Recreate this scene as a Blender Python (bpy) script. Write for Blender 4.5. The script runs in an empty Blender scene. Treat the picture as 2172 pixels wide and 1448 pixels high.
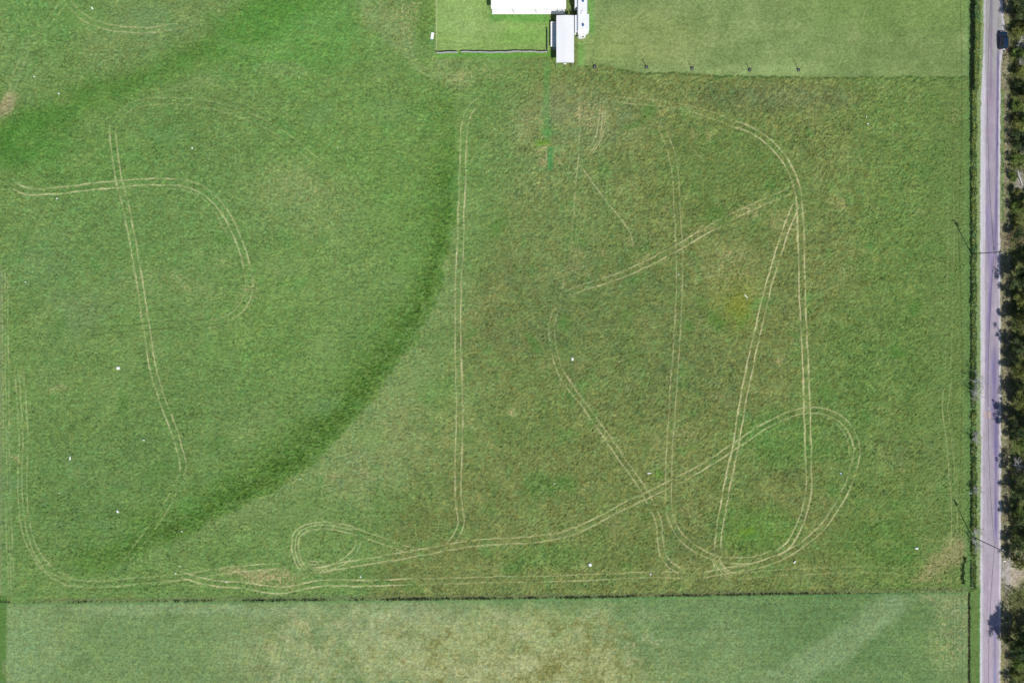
import bpy, math, random
import numpy as np
from mathutils import Vector, Matrix

# ------------------------------------------------------------------ camera, sky, sun
sc = bpy.context.scene
COL = sc.collection
H = 181.0          # drone height in metres
S = 0.125          # metres per photo pixel on the ground
SUN_EL = math.radians(46.0)
SX, SY = 0.44, -0.898          # horizontal direction towards the sun

cam_d = bpy.data.cameras.new('camera')
cam = bpy.data.objects.new('camera', cam_d); COL.objects.link(cam)
cam.location = (0, 0, H)
cam.rotation_euler = (0, 0, 0)
cam_d.sensor_width = 36.0
cam_d.lens = 36.0 * H / (2172 * S)
cam_d.clip_start = 1.0
cam_d.clip_end = 20000.0
sc.camera = cam

world = bpy.data.worlds.new('World'); sc.world = world
world.use_nodes = True
wn = world.node_tree.nodes; wl = world.node_tree.links
wn.clear()
wo = wn.new('ShaderNodeOutputWorld'); bg = wn.new('ShaderNodeBackground')
sky = wn.new('ShaderNodeTexSky'); sky.sky_type = 'NISHITA'; sky.sun_disc = False
sky.sun_elevation = SUN_EL
sky.sun_rotation = math.atan2(SX, SY)
sky.air_density = 1.0; sky.dust_density = 0.4; sky.ozone_density = 1.5
bg.inputs['Strength'].default_value = 0.085
wl.new(sky.outputs[0], bg.inputs['Color']); wl.new(bg.outputs[0], wo.inputs['Surface'])

sun_d = bpy.data.lights.new('sun', 'SUN')
sun_d.energy = 4.6; sun_d.angle = math.radians(0.5); sun_d.color = (1.0, 0.965, 0.90)
sun = bpy.data.objects.new('sun', sun_d); COL.objects.link(sun)
sv = Vector((SX * math.cos(SUN_EL), SY * math.cos(SUN_EL), math.sin(SUN_EL)))
sun.rotation_euler = sv.to_track_quat('Z', 'Y').to_euler()

sc.view_settings.view_transform = 'Standard'
sc.view_settings.look = 'None'
sc.view_settings.exposure = 0.0
sc.view_settings.gamma = 1.0
sc.view_settings.use_curve_mapping = False
K = (1.36, 1.31, 1.30)      # brightness of a flat white surface in this light, per channel

# ------------------------------------------------------------------ helpers
def W(px, py, z=0.0):
    f = (H - z) / H
    return Vector(((px - 1086) * S * f, (724 - py) * S * f, z))

def lin(c):
    c = np.asarray(c, dtype=np.float32) / 255.0
    return np.where(c <= 0.04045, c / 12.92, ((c + 0.055) / 1.055) ** 2.4)

def alb(c):
    return lin(c) / np.array(K, dtype=np.float32)

_tab = {}
def vn(U, V, seed):
    if seed not in _tab:
        _tab[seed] = np.random.default_rng(seed).random((256, 256), dtype=np.float32)
    T = _tab[seed]
    i = np.floor(U); j = np.floor(V)
    fu = (U - i).astype(np.float32); fv = (V - j).astype(np.float32)
    fu = fu * fu * (3 - 2 * fu); fv = fv * fv * (3 - 2 * fv)
    i = i.astype(np.int32) & 255; j = j.astype(np.int32) & 255
    i1 = (i + 1) & 255; j1 = (j + 1) & 255
    a = T[i, j] * (1 - fu) + T[i1, j] * fu
    b = T[i, j1] * (1 - fu) + T[i1, j1] * fu
    return a * (1 - fv) + b * fv            # 0..1

def fbm(U, V, seed, octv=3):
    r = 0; a = 0.5; t = 0
    for k in range(octv):
        r = r + a * (vn(U * 2 ** k + 17.3 * k, V * 2 ** k + 5.1 * k, seed + k) - 0.5)
        t += a; a *= 0.55
    return r / t * 2                         # about -1..1

def sst(a, b, x):
    t = np.clip((x - a) / (b - a), 0, 1)
    return t * t * (3 - 2 * t)

def tag(o, label=None, cat=None, group=None, kind=None):
    if label: o['label'] = label
    if cat: o['category'] = cat
    if group: o['group'] = group
    if kind: o['kind'] = kind
    return o

def empty(name, loc, rz=0.0):
    o = bpy.data.objects.new(name, None); COL.objects.link(o)
    o.location = loc; o.rotation_euler = (0, 0, rz); o.empty_display_size = 0.2
    return o

def mesh_obj(name, verts, faces, mat, parent=None, smooth=False):
    me = bpy.data.meshes.new(name)
    me.from_pydata([tuple(v) for v in verts], [], faces)
    me.update()
    if smooth:
        for p in me.polygons: p.use_smooth = True
    o = bpy.data.objects.new(name, me); COL.objects.link(o)
    me.materials.append(mat)
    if parent: o.parent = parent
    return o

def quads_np(name, V, nq, mat, parent=None, color=None):
    """V: (nq*4,3) array of quad corners"""
    me = bpy.data.meshes.new(name)
    me.vertices.add(nq * 4); me.vertices.foreach_set('co', V.astype(np.float32).ravel())
    me.loops.add(nq * 4); me.loops.foreach_set('vertex_index', np.arange(nq * 4, dtype=np.int32))
    me.polygons.add(nq); me.polygons.foreach_set('loop_start', np.arange(0, nq * 4, 4, dtype=np.int32))
    me.update(calc_edges=True)
    if color is not None:
        at = me.color_attributes.new('Col', 'FLOAT_COLOR', 'POINT')
        c4 = np.ones((nq * 4, 4), dtype=np.float32); c4[:, :3] = np.repeat(color, 4, axis=0)
        at.data.foreach_set('color', c4.ravel())
    o = bpy.data.objects.new(name, me); COL.objects.link(o)
    me.materials.append(mat)
    if parent: o.parent = parent
    return o

class MB:
    def __init__(s): s.v = []; s.f = []
    def add(s, vs, fs):
        n = len(s.v); s.v += [Vector(v) for v in vs]; s.f += [tuple(i + n for i in f) for f in fs]; return s
    def box(s, c, d, rz=0.0, taper=1.0, bev=0.0):
        hx, hy, hz = d[0] / 2, d[1] / 2, d[2] / 2
        M = Matrix.Rotation(rz, 3, 'Z'); c = Vector(c)
        b = min(bev, hx * .9, hy * .9, hz * .9)
        if b <= 0:
            vs = []
            for z, t in ((-hz, 1), (hz, taper)):
                for x, y in ((-hx, -hy), (hx, -hy), (hx, hy), (-hx, hy)):
                    vs.append(c + M @ Vector((x * t, y * t, z)))
            return s.add(vs, [(3, 2, 1, 0), (4, 5, 6, 7), (0, 1, 5, 4), (1, 2, 6, 5), (2, 3, 7, 6), (3, 0, 4, 7)])
        rings = []
        for z, ins, t in ((-hz, b, 1), (-hz + b, 0, 1), (hz - b, 0, taper), (hz, b, taper)):
            r = []
            for x, y in ((-hx + b, -hy), (hx - b, -hy), (hx, -hy + b), (hx, hy - b), (hx - b, hy), (-hx + b, hy), (-hx, hy - b), (-hx, -hy + b)):
                kx = (hx - ins) / hx; ky = (hy - ins) / hy
                r.append(c + M @ Vector((x * kx * t, y * ky * t, z)))
            rings.append(r)
        return s.loft(rings, True)
    def loft(s, rings, caps=True, closed=True):
        n = len(rings[0]); vs = [v for r in rings for v in r]; fs = []
        for k in range(len(rings) - 1):
            for i in range(n if closed else n - 1):
                j = (i + 1) % n
                fs.append((k * n + i, k * n + j, (k + 1) * n + j, (k + 1) * n + i))
        if caps:
            fs.append(tuple(range(n - 1, -1, -1))); m = (len(rings) - 1) * n
            fs.append(tuple(range(m, m + n)))
        return s.add(vs, fs)
    def tube(s, p0, p1, r0, r1=None, n=8):
        p0 = Vector(p0); p1 = Vector(p1); r1 = r0 if r1 is None else r1
        d = (p1 - p0).normalized()
        a = d.orthogonal().normalized(); b = d.cross(a)
        rings = []
        for p, r in ((p0, r0), (p1, r1)):
            rings.append([p + (a * math.cos(2 * math.pi * i / n) + b * math.sin(2 * math.pi * i / n)) * r for i in range(n)])
        return s.loft(rings, True)
    def path(s, pts, rads, n=6):
        for i in range(len(pts) - 1): s.tube(pts[i], pts[i + 1], rads[i], rads[i + 1], n)
        return s
    def build(s, name, mat, parent=None, smooth=False):
        return mesh_obj(name, s.v, s.f, mat, parent, smooth)

# ------------------------------------------------------------------ materials
def mat_new(name):
    m = bpy.data.materials.new(name); m.use_nodes = True
    nt = m.node_tree; nt.nodes.clear()
    out = nt.nodes.new('ShaderNodeOutputMaterial'); p = nt.nodes.new('ShaderNodeBsdfPrincipled')
    nt.links.new(p.outputs[0], out.inputs['Surface'])
    return m, nt, p

def simple(name, col, rough=0.6, metal=0.0, scale=2.0, var=0.12, bump=0.0, spec=0.5, coat=0.0):
    m, nt, p = mat_new(name)
    tc = nt.nodes.new('ShaderNodeTexCoord'); no = nt.nodes.new('ShaderNodeTexNoise')
    no.inputs['Scale'].default_value = scale; no.inputs['Detail'].default_value = 5
    nt.links.new(tc.outputs['Object'], no.inputs['Vector'])
    mx = nt.nodes.new('ShaderNodeMix'); mx.data_type = 'RGBA'
    a = [c * (1 - var) for c in col] + [1]; b = [min(1, c * (1 + var)) for c in col] + [1]
    mx.inputs[6].default_value = a; mx.inputs[7].default_value = b
    nt.links.new(no.outputs['Fac'], mx.inputs[0]); nt.links.new(mx.outputs[2], p.inputs['Base Color'])
    p.inputs['Roughness'].default_value = rough; p.inputs['Metallic'].default_value = metal
    p.inputs['Specular IOR Level'].default_value = spec
    p.inputs['Coat Weight'].default_value = coat
    if bump:
        bp = nt.nodes.new('ShaderNodeBump'); bp.inputs['Strength'].default_value = bump
        nt.links.new(no.outputs['Fac'], bp.inputs['Height']); nt.links.new(bp.outputs[0], p.inputs['Normal'])
    return m

def attr_mat(name, rough=0.9, nscale=3.0, lo=0.75, hi=1.25, bump=0.4, bdist=0.05, spec=0.15, transl=0.0):
    m, nt, p = mat_new(name)
    at = nt.nodes.new('ShaderNodeAttribute'); at.attribute_name = 'Col'
    tc = nt.nodes.new('ShaderNodeTexCoord'); no = nt.nodes.new('ShaderNodeTexNoise')
    no.inputs['Scale'].default_value = nscale; no.inputs['Detail'].default_value = 4; no.inputs['Roughness'].default_value = 0.65
    nt.links.new(tc.outputs['Object'], no.inputs['Vector'])
    mr = nt.nodes.new('ShaderNodeMapRange'); mr.inputs[1].default_value = 0.25; mr.inputs[2].default_value = 0.75
    mr.inputs[3].default_value = lo; mr.inputs[4].default_value = hi
    nt.links.new(no.outputs['Fac'], mr.inputs[0])
    mu = nt.nodes.new('ShaderNodeVectorMath'); mu.operation = 'SCALE'
    nt.links.new(at.outputs['Color'], mu.inputs[0]); nt.links.new(mr.outputs[0], mu.inputs['Scale'])
    nt.links.new(mu.outputs[0], p.inputs['Base Color'])
    p.inputs['Roughness'].default_value = rough; p.inputs['Specular IOR Level'].default_value = spec
    if bump:
        bp = nt.nodes.new('ShaderNodeBump'); bp.inputs['Strength'].default_value = bump; bp.inputs['Distance'].default_value = bdist
        nt.links.new(no.outputs['Fac'], bp.inputs['Height']); nt.links.new(bp.outputs[0], p.inputs['Normal'])
    if transl:
        tr = nt.nodes.new('ShaderNodeBsdfTranslucent'); ms = nt.nodes.new('ShaderNodeMixShader')
        ms.inputs[0].default_value = transl
        nt.links.new(mu.outputs[0], tr.inputs['Color'])
        nt.links.new(p.outputs[0], ms.inputs[1]); nt.links.new(tr.outputs[0], ms.inputs[2])
        out = [n for n in nt.nodes if n.type == 'OUTPUT_MATERIAL'][0]
        nt.links.new(ms.outputs[0], out.inputs['Surface'])
    return m

M = {}
M['ground'] = attr_mat('grass_ground', nscale=3.0, lo=0.74, hi=1.26, bump=0.8, bdist=0.13, spec=0.0)
M['road'] = attr_mat('asphalt', rough=0.9, nscale=4.0, lo=0.88, hi=1.12, bump=0.15, bdist=0.01, spec=0.05)
M['leaf'] = attr_mat('foliage', rough=0.6, nscale=1.2, lo=0.8, hi=1.2, bump=0, transl=0.25)
M['blade'] = attr_mat('grass_blades', rough=0.7, nscale=1.2, lo=0.85, hi=1.15, bump=0, transl=0.3)
M['bark'] = simple('bark', (0.09, 0.07, 0.055), 0.9, scale=6, var=0.4, bump=0.5)
M['deadwood'] = simple('bleached_wood', (0.52, 0.50, 0.48), 0.85, scale=5, var=0.3)
M['polewood'] = simple('creosote_wood', (0.05, 0.038, 0.03), 0.9, scale=3, var=0.4)
M['white_metal'] = simple('white_painted_metal', (0.84, 0.85, 0.86), 0.45, scale=1.5, var=0.04)
M['white_roof'] = simple('white_roof_sheet', (0.86, 0.86, 0.86), 0.5, scale=0.8, var=0.05)
M['white_gel'] = simple('white_fibreglass', (0.82, 0.83, 0.85), 0.3, scale=0.8, var=0.05, coat=0.3)
M['ribbed'] = simple('ribbed_roof_sheet', (0.80, 0.80, 0.81), 0.5, scale=0.5, var=0.05)
M['concrete'] = simple('pale_concrete', (0.86, 0.86, 0.86), 0.9, scale=1.2, var=0.08)
M['glass'] = simple('dark_glass', (0.02, 0.03, 0.045), 0.08, scale=1, var=0.1, spec=0.8)
M['vent'] = simple('smoked_vent_lid', (0.05, 0.13, 0.30), 0.25, scale=1, var=0.2)
M['steel'] = simple('galvanised_steel', (0.45, 0.46, 0.48), 0.45, metal=0.6, scale=4, var=0.15)
M['black_metal'] = simple('black_frame', (0.02, 0.02, 0.022), 0.5, scale=3, var=0.2)
M['rubber'] = simple('tyre_rubber', (0.02, 0.02, 0.02), 0.85, scale=4, var=0.2)
M['car'] = simple('dark_navy_paint', (0.008, 0.022, 0.055), 0.25, scale=0.6, var=0.1, coat=0.8)
M['red_lens'] = simple('red_lens', (0.4, 0.02, 0.02), 0.2, scale=2, var=0.1)
M['clear_lens'] = simple('clear_lens', (0.75, 0.75, 0.78), 0.15, scale=2, var=0.05)
M['mesh_fabric'] = simple('grey_fence_fabric', (0.40, 0.37, 0.44), 0.9, scale=3, var=0.25)
M['stake'] = simple('wood_stake', (0.30, 0.22, 0.14), 0.9, scale=5, var=0.2)
M['scrap'] = simple('white_scrap', (0.85, 0.85, 0.84), 0.7, scale=3, var=0.06)
M['bluescrap'] = simple('pale_blue_scrap', (0.45, 0.6, 0.85), 0.7, scale=3, var=0.1)
M['rust'] = simple('rusty_steel', (0.13, 0.08, 0.06), 0.8, scale=5, var=0.3)
M['grey_box'] = simple('grey_utility', (0.4, 0.42, 0.44), 0.5, scale=2, var=0.1)
M['dark_ring'] = simple('dark_ring', (0.04, 0.045, 0.06), 0.85, scale=5, var=0.3)

# ------------------------------------------------------------------ ground
STEP = 0.19
x0, x1 = (-70 - 1086) * S, (2250 - 1086) * S
y0, y1 = (724 - 1520) * S, (724 + 70) * S
xs = np.arange(x0, x1, STEP); ys = np.arange(y0, y1, STEP)
far = np.array([1.5, 4, 10, 25, 60, 150, 400, 1200, 4000, 9000])
xs = np.concatenate([xs[0] - far[::-1], xs, xs[-1] + far]).astype(np.float64)
ys = np.concatenate([ys[0] - far[::-1], ys, ys[-1] + far]).astype(np.float64)
NX, NY = len(xs), len(ys)
XX, YY = np.meshgrid(xs, ys)                    # (NY,NX)
P = (XX / S + 1086).astype(np.float32); Q = (724 - YY / S).astype(np.float32)

wx = fbm(P / 60, Q / 60, 11, 3) * 14 + fbm(P / 12, Q / 12, 15, 2) * 5
wy = fbm(P / 60, Q / 60, 21, 3) * 14 + fbm(P / 12, Q / 12, 25, 2) * 5
Pw = P + wx; Qw = Q + wy

C = np.empty(P.shape + (3,), dtype=np.float32)
def mixc(mask, col):
    c = np.array(col, dtype=np.float32)
    C[:] = C + (c - C) * mask[..., None]
def ell(cx, cy, rx, ry, ang=0.0, soft=0.5, warp=1.0):
    a = math.radians(ang)
    dx = P + wx * warp - cx; dy = Q + wy * warp - cy
    u = (dx * math.cos(a) + dy * math.sin(a)) / rx; v = (-dx * math.sin(a) + dy * math.cos(a)) / ry
    return 1 - sst(1 - soft, 1 + soft, np.sqrt(u * u + v * v))
def rect(ax, ay, bx, by, soft=2.0, warp=0.0):
    p = P + wx * warp; q = Q + wy * warp
    return sst(ax - soft, ax + soft, p) * (1 - sst(bx - soft, bx + soft, p)) * sst(ay - soft, ay + soft, q) * (1 - sst(by - soft, by + soft, q))
def curve_x(pts):                # x as a function of py
    return np.interp(Q, [a for a, b in pts], [b for a, b in pts]).astype(np.float32)
def curve_y(pts):
    return np.interp(P, [a for a, b in pts], [b for a, b in pts]).astype(np.float32)
def dpoly(pts, p=None, q=None):
    p = Pw if p is None else p; q = Qw if q is None else q
    best = np.full(P.shape, 1e9, dtype=np.float32)
    for (ax, ay), (bx, by) in zip(pts[:-1], pts[1:]):
        ex, ey = bx - ax, by - ay; L = ex * ex + ey * ey
        t = np.clip(((p - ax) * ex + (q - ay) * ey) / L, 0, 1)
        d = np.hypot(p - ax - t * ex, q - ay - t * ey)
        best = np.minimum(best, d)
    return best

# --- big areas of grass colour (colours written as they look in the photo, turned into albedo below)
C[:] = (115, 132, 81)
left = 1 - sst(930, 1010, P + 0.35 * (Q - 700).clip(-400, 600) * 1.0 + wx)
mixc(left * 0.9, (106, 144, 82))
mixc(ell(800, 360, 240, 220, 20) * .4, (98, 148, 68))
mixc(ell(330, 480, 260, 210) * .55, (100, 142, 82))
mixc(ell(200, 340, 160, 60, -8) * .35, (88, 142, 66))
mixc(ell(650, 430, 130, 80, 15) * .55, (126, 150, 98))
mixc(ell(740, 560, 90, 60, -20) * .35, (118, 150, 90))
mixc(ell(560, 860, 150, 90, -25) * .35, (116, 148, 90))
mixc(ell(590, 700, 120, 160) * .3, (112, 158, 78))
mixc(ell(170, 660, 60, 45) * .5, (112, 142, 98))
mixc(ell(90, 560, 70, 70) * .4, (104, 144, 96))
mixc(ell(430, 880, 170, 120) * .35, (88, 128, 72))
mixc(ell(200, 1050, 190, 130) * .4, (84, 126, 72))
mixc(ell(600, 910, 110, 60, -20) * .5, (120, 148, 94))
# right half tones
mixc(ell(1180, 420, 150, 190) * .5, (112, 138, 88))
mixc(ell(1120, 650, 170, 120) * .45, (108, 128, 84))
mixc(ell(1150, 300, 100, 110) * .45, (124, 146, 96))
mixc(ell(1330, 700, 160, 180) * .4, (98, 122, 76))
mixc(ell(900, 870, 150, 130, -25) * .55, (122, 148, 94))
mixc(ell(1010, 920, 140, 90) * .35, (116, 138, 84))
mixc(ell(830, 960, 130, 80, -30) * .5, (130, 146, 98))
mixc(ell(760, 1000, 90, 60, -35) * .5, (128, 148, 102))
mixc(ell(870, 1090, 110, 70) * .3, (104, 128, 76))
mixc(ell(1560, 380, 170, 120) * .35, (92, 126, 66))
mixc(sst(1720, 1900, Pw) * .55, (102, 136, 74))
mixc(ell(1960, 560, 110, 380) * .3, (98, 130, 72))
mixc(ell(1780, 860, 80, 200) * .35, (86, 130, 66))
mixc(ell(1600, 1120, 80, 50) * .38, (80, 142, 56))
mixc(ell(1650, 930, 90, 60) * .45, (82, 136, 64))
mixc(ell(1150, 1030, 40, 28) * .42, (76, 128, 62))
mixc(ell(1170, 1180, 80, 30) * .3, (84, 142, 66))
mixc(ell(1850, 1150, 90, 50) * .35, (72, 116, 52))
mixc(ell(1560, 640, 50, 60) * .55, (112, 134, 62))
mixc(ell(1330, 130, 90, 18) * .3, (120, 150, 98))
mixc(ell(1640, 210, 170, 28) * .5, (104, 120, 84))
mixc(ell(1250, 250, 130, 60) * .4, (126, 142, 104))
mixc(ell(1470, 1140, 80, 50) * .25, (96, 122, 74))
mixc(ell(1500, 800, 120, 60) * .25, (98, 120, 76))
mixc(ell(1930, 960, 90, 40, 10) * .3, (100, 118, 76))

# broad mottling
n1 = fbm(Pw / 90, Qw / 90, 31, 4); n2 = fbm(Pw / 28, Qw / 28, 41, 4); n3 = fbm(Pw / 9, Qw / 9, 51, 3)
# streaks of combed grass: direction turns with the place
wdir = sst(900, 1150, P + fbm(P / 120, Q / 120, 61, 2) * 160)[...]
wdir2 = sst(-.15, .25, fbm(P / 170, Q / 120, 65, 2))
def streak(L, T, seed):
    out = 0
    for a, wgt in ((.72, (1 - wdir) * (1 - wdir2 * .8)), (.25, (1 - wdir) * wdir2 * .8), (-.95, wdir * (1 - wdir2 * .7)), (-.45, wdir * wdir2 * .7)):
        c_, s_ = math.cos(a), math.sin(a)
        out = out + wgt * fbm((P * c_ + Q * s_) / L, (-P * s_ + Q * c_) / T, seed, 2)
    return out
st = streak(7.0, 2.6, 71)
st2 = streak(4.2, 2.1, 81)
st3 = fbm(P / 2.8, Q / 2.8, 85, 2)
mow = fbm(P / 140, Q / 3.0, 87, 2)

# the dark lush swale
swale = [(1000, 150), (985, 200), (962, 300), (958, 400), (950, 500), (905, 600), (850, 700), (795, 790), (720, 875),
         (620, 955), (520, 1025), (420, 1085), (300, 1150), (210, 1195), (120, 1230)]
# signed side: right edge is sharp, left edge soft
sx_pts = [(150, 975), (200, 968), (300, 972), (430, 968), (520, 962), (590, 945), (660, 915), (740, 872), (800, 835), (860, 790),
          (920, 735), (980, 675), (1040, 590), (1100, 470), (1150, 380), (1200, 260), (1250, 150)]
rx_edge = curve_x(sx_pts) + fbm(P / 14, Q / 14, 91, 3) * 9 + fbm(P / 45, Q / 45, 92, 2) * 9
dd = rx_edge - (P + wx * .15)            # positive = inside/left of the edge
slope = np.interp(Q, [150, 500, 700, 900, 1050, 1200], [1, 1, .85, .66, .45, .35]).astype(np.float32)
dd = dd * slope
wid = np.interp(Q, [150, 300, 450, 560, 700, 800, 900, 1000, 1100, 1200], [50, 60, 68, 70, 100, 112, 110, 100, 90, 80]).astype(np.float32)
band = sst(0, 9, dd) * (1 - sst(wid * .35, wid * 1.55, dd + wx * .8)) * sst(140, 260, Q) * (1 - sst(1205, 1245, Q)) * sst(90, 200, P)
bandcore = sst(2, 26, dd) * (1 - sst(wid * .25, wid * .9, dd + wx * .5)) * sst(300, 420, Q) * (1 - sst(1160, 1235, Q)) * sst(120, 300, P)
lump = fbm(P / 7, Q / 7, 93, 3)
mixc(band * .52 * (1 + .7 * n2 + .5 * lump).clip(.3, 1.4), (80, 128, 52))
mixc(bandcore * .46 * (1 + .9 * n2 + 1.5 * lump).clip(0, 2), (56, 98, 32))
pale = (1 - sst(0, 5, dd)) * sst(-75, -8, dd) * sst(330, 450, Q) * (1 - sst(1080, 1180, Q)) * (Q < 1250)
mixc(pale * .42, (132, 154, 104))
# upper-left swale running down to the left edge
d2 = dpoly([(760, -60), (560, 45), (440, 95), (320, 150), (190, 205), (90, 260), (-60, 330)])
mixc((1 - sst(10, 58, d2)) * .62 * (1 + .5 * n2).clip(.5, 1.3), (74, 126, 48))
mixc((1 - sst(10, 36, dpoly([(640, -10), (540, 20), (450, 62), (380, 105)]))) * .35, (66, 122, 42))
mixc(ell(330, 40, 170, 60, -20) * .45, (122, 146, 96))
mixc(ell(60, 300, 90, 55, -30) * .6, (64, 124, 46))
mixc(ell(620, 80, 150, 90, -10) * .45, (86, 160, 64))
mixc(ell(330, 95, 150, 40, -22) * .5, (116, 142, 92))
mixc(ell(300, 60, 90, 45) * .3, (110, 144, 96))
mixc(ell(80, 40, 110, 50) * .45, (96, 154, 82))
mixc(ell(30, 130, 60, 60) * .4, (108, 150, 92))
d3 = dpoly([(760, -40), (800, 30), (850, 90), (900, 130), (980, 160)])
mixc((1 - sst(14, 40, d3)) * .5, (140, 160, 112))
mixc(ell(905, 60, 22, 90) * .5, (98, 142, 60))
mixc(ell(1060, 150, 130, 25) * .4, (116, 152, 84))
mixc(ell(10, 225, 16, 30, 30) * .75, (172, 160, 134))
mixc(ell(600, 150, 60, 18) * .35, (140, 160, 116))

# brown-tan tinge and flecks of dry stems over the rough grass
rough_area = np.ones_like(P)
mixc(np.clip(n2 * 1.4 - .2, 0, 1) * (.28 + .12 * (1 - left)), (138, 147, 100))
mixc(np.clip(-n1 * 1.2 - .15, 0, 1) * .35, (78, 122, 60))
mixc(np.clip(n1 * 1.2 - .3, 0, 1) * .3, (122, 136, 88))
mixc(np.clip(fbm(Pw / 40, Qw / 40, 95, 3) * 1.6 - .45, 0, 1) * .45, (84, 148, 74))
hue = fbm(P / 6, Q / 6, 97, 3)
C *= (1 + n3 * .06 + n2 * .04 + st * .07 + st2 * .18 + st3 * .19 + mow * .035)[..., None]
C *= (1 + fbm(Pw / 17, Qw / 17, 89, 3) * .07)[..., None]
C *= 1 + hue[..., None] * np.array([.11, .0, -.06], dtype=np.float32)

# dry patches with flecks
_fl = sst(-.05, .5, fbm(P / 2.0, Q / 2.0, 101, 2) + .2 * n3)
def patch(cx, cy, rx, ry, ang, amt, col, flecks=True):
    m = max(rx, ry) * 1.7 + 30
    ii = np.searchsorted(xs, [(cx - m - 1086) * S, (cx + m - 1086) * S]); jj = np.searchsorted(ys, [(724 - cy - m) * S, (724 - cy + m) * S])
    sl = (slice(jj[0], jj[1]), slice(ii[0], ii[1]))
    a = math.radians(ang); dx = P[sl] + wx[sl] - cx; dy = Q[sl] + wy[sl] - cy
    u = (dx * math.cos(a) + dy * math.sin(a)) / rx; v = (-dx * math.sin(a) + dy * math.cos(a)) / ry
    k = (1 - sst(.4, 1.6, np.sqrt(u * u + v * v))) * amt
    if flecks: k = k * _fl[sl]
    C[sl] = C[sl] + (np.array(col, dtype=np.float32) - C[sl]) * k[..., None]
def dry(cx, cy, rx, ry, ang=0, s=.7, col=(200, 178, 144)):
    patch(cx, cy, rx, ry, ang, s, col)
for a in [(1585, 450, 26, 12, -20, .8), (1500, 480, 40, 10, -28, .6), (1560, 600, 40, 60, 0, .35), (1545, 540, 14, 8, 0, .6),
          (1084, 873, 9, 9, 0, .8), (525, 625, 26, 18, -30, .6), (470, 560, 30, 14, 0, .3), (560, 1215, 75, 12, 0, .85), (600, 1232, 45, 14, 0, .9), (560, 1222, 60, 14, 0, .6), (700, 1203, 30, 8, 0, .5),
          (510, 1208, 40, 8, 0, .6), (1655, 768, 8, 5, 0, .9), (1376, 540, 6, 5, 0, .7), (1660, 470, 30, 26, 0, .55), (1474, 285, 12, 12, 45, .7),
          (1250, 245, 40, 26, 0, .6), (1120, 260, 34, 40, 0, .4), (1160, 325, 11, 20, 0, .9), (1160, 345, 9, 14, 0, .8), (1192, 340, 6, 7, 0, .9),
          (640, 405, 60, 30, 0, .4), (780, 1010, 40, 14, 0, .4), (690, 1005, 30, 10, 0, .6), (120, 820, 20, 9, 0, .7), (290, 600, 60, 40, 0, .25),
          (400, 620, 60, 40, 0, .25), (380, 600, 60, 30, 0, .3), (860, 30, 40, 40, 45, .6), (1010, 160, 70, 14, 0, .5), (1430, 930, 50, 60, 0, .2),
          (2000, 1185, 58, 18, -38, .95), (2000, 1188, 62, 20, -38, .8), (2030, 1155, 24, 24, -40, .8), (1985, 1228, 50, 10, 0, .8), (2035, 1190, 14, 40, 0, .6), (1990, 1262, 40, 12, 0, .7),
          (2025, 240, 14, 22, 0, .6), (130, 210, 20, 16, 0, .3), (870, 905, 70, 60, 0, .25), (1540, 560, 60, 70, 0, .3), (30, 970, 14, 6, 35, .9)]:
    dry(*a)
dry(1300, 1210, 30, 8, 0, .3)
patch(2005, 1187, 60, 17, -40, .55, (172, 156, 124), False); patch(2032, 1165, 16, 34, 0, .45, (164, 150, 118), False)
patch(545, 1216, 70, 9, 2, .35, (186, 166, 136), False)
for k_ in range(70):
    rgk = np.random.default_rng(900 + k_); cx_, cy_ = rgk.uniform(980, 1960), rgk.uniform(210, 1230)
    dry(cx_, cy_, rgk.uniform(5, 26), rgk.uniform(4, 14), rgk.uniform(0, 180), rgk.uniform(.15, .5))
for k_ in range(40):
    rgk = np.random.default_rng(990 + k_); cx_, cy_ = rgk.uniform(10, 940), rgk.uniform(20, 1230)
    dry(cx_, cy_, rgk.uniform(5, 22), rgk.uniform(4, 12), rgk.uniform(0, 180), rgk.uniform(.12, .4), (176, 180, 120))
for k_ in range(60):
    rgk = np.random.default_rng(1090 + k_); cx_, cy_ = rgk.uniform(10, 2030), rgk.uniform(20, 1250)
    patch(cx_, cy_, rgk.uniform(6, 26), rgk.uniform(5, 18), rgk.uniform(0, 180), rgk.uniform(.15, .45), (74, 128, 56), False)
for k_ in range(60):
    rgk = np.random.default_rng(1290 + k_); cx_, cy_ = rgk.uniform(10, 940), rgk.uniform(20, 1200)
    patch(cx_, cy_, rgk.uniform(12, 60), rgk.uniform(8, 30), rgk.uniform(-50, 20), rgk.uniform(.15, .4), [(126, 154, 100), (112, 158, 84), (104, 148, 100)][k_ % 3], False)
# scattered small pale weeds everywhere in the rough field
fl = sst(.62, .9, fbm(P / 2.6, Q / 2.6, 111, 2)) * sst(-.2, .5, n2)
mixc(fl * .4, (184, 186, 146))
straw = sst(.38, .85, streak(4.5, 1.9, 117) * .8 + .45 * st3) * (.5 + .5 * sst(-.5, .5, n2 + n1))
mixc(straw * .34, (172, 182, 134))
fld = sst(.6, .95, fbm(P / 3.2, Q / 3.2, 121, 2)) * sst(-.1, .5, -n2)
mixc(fld * .35, (52, 84, 38))
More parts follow.
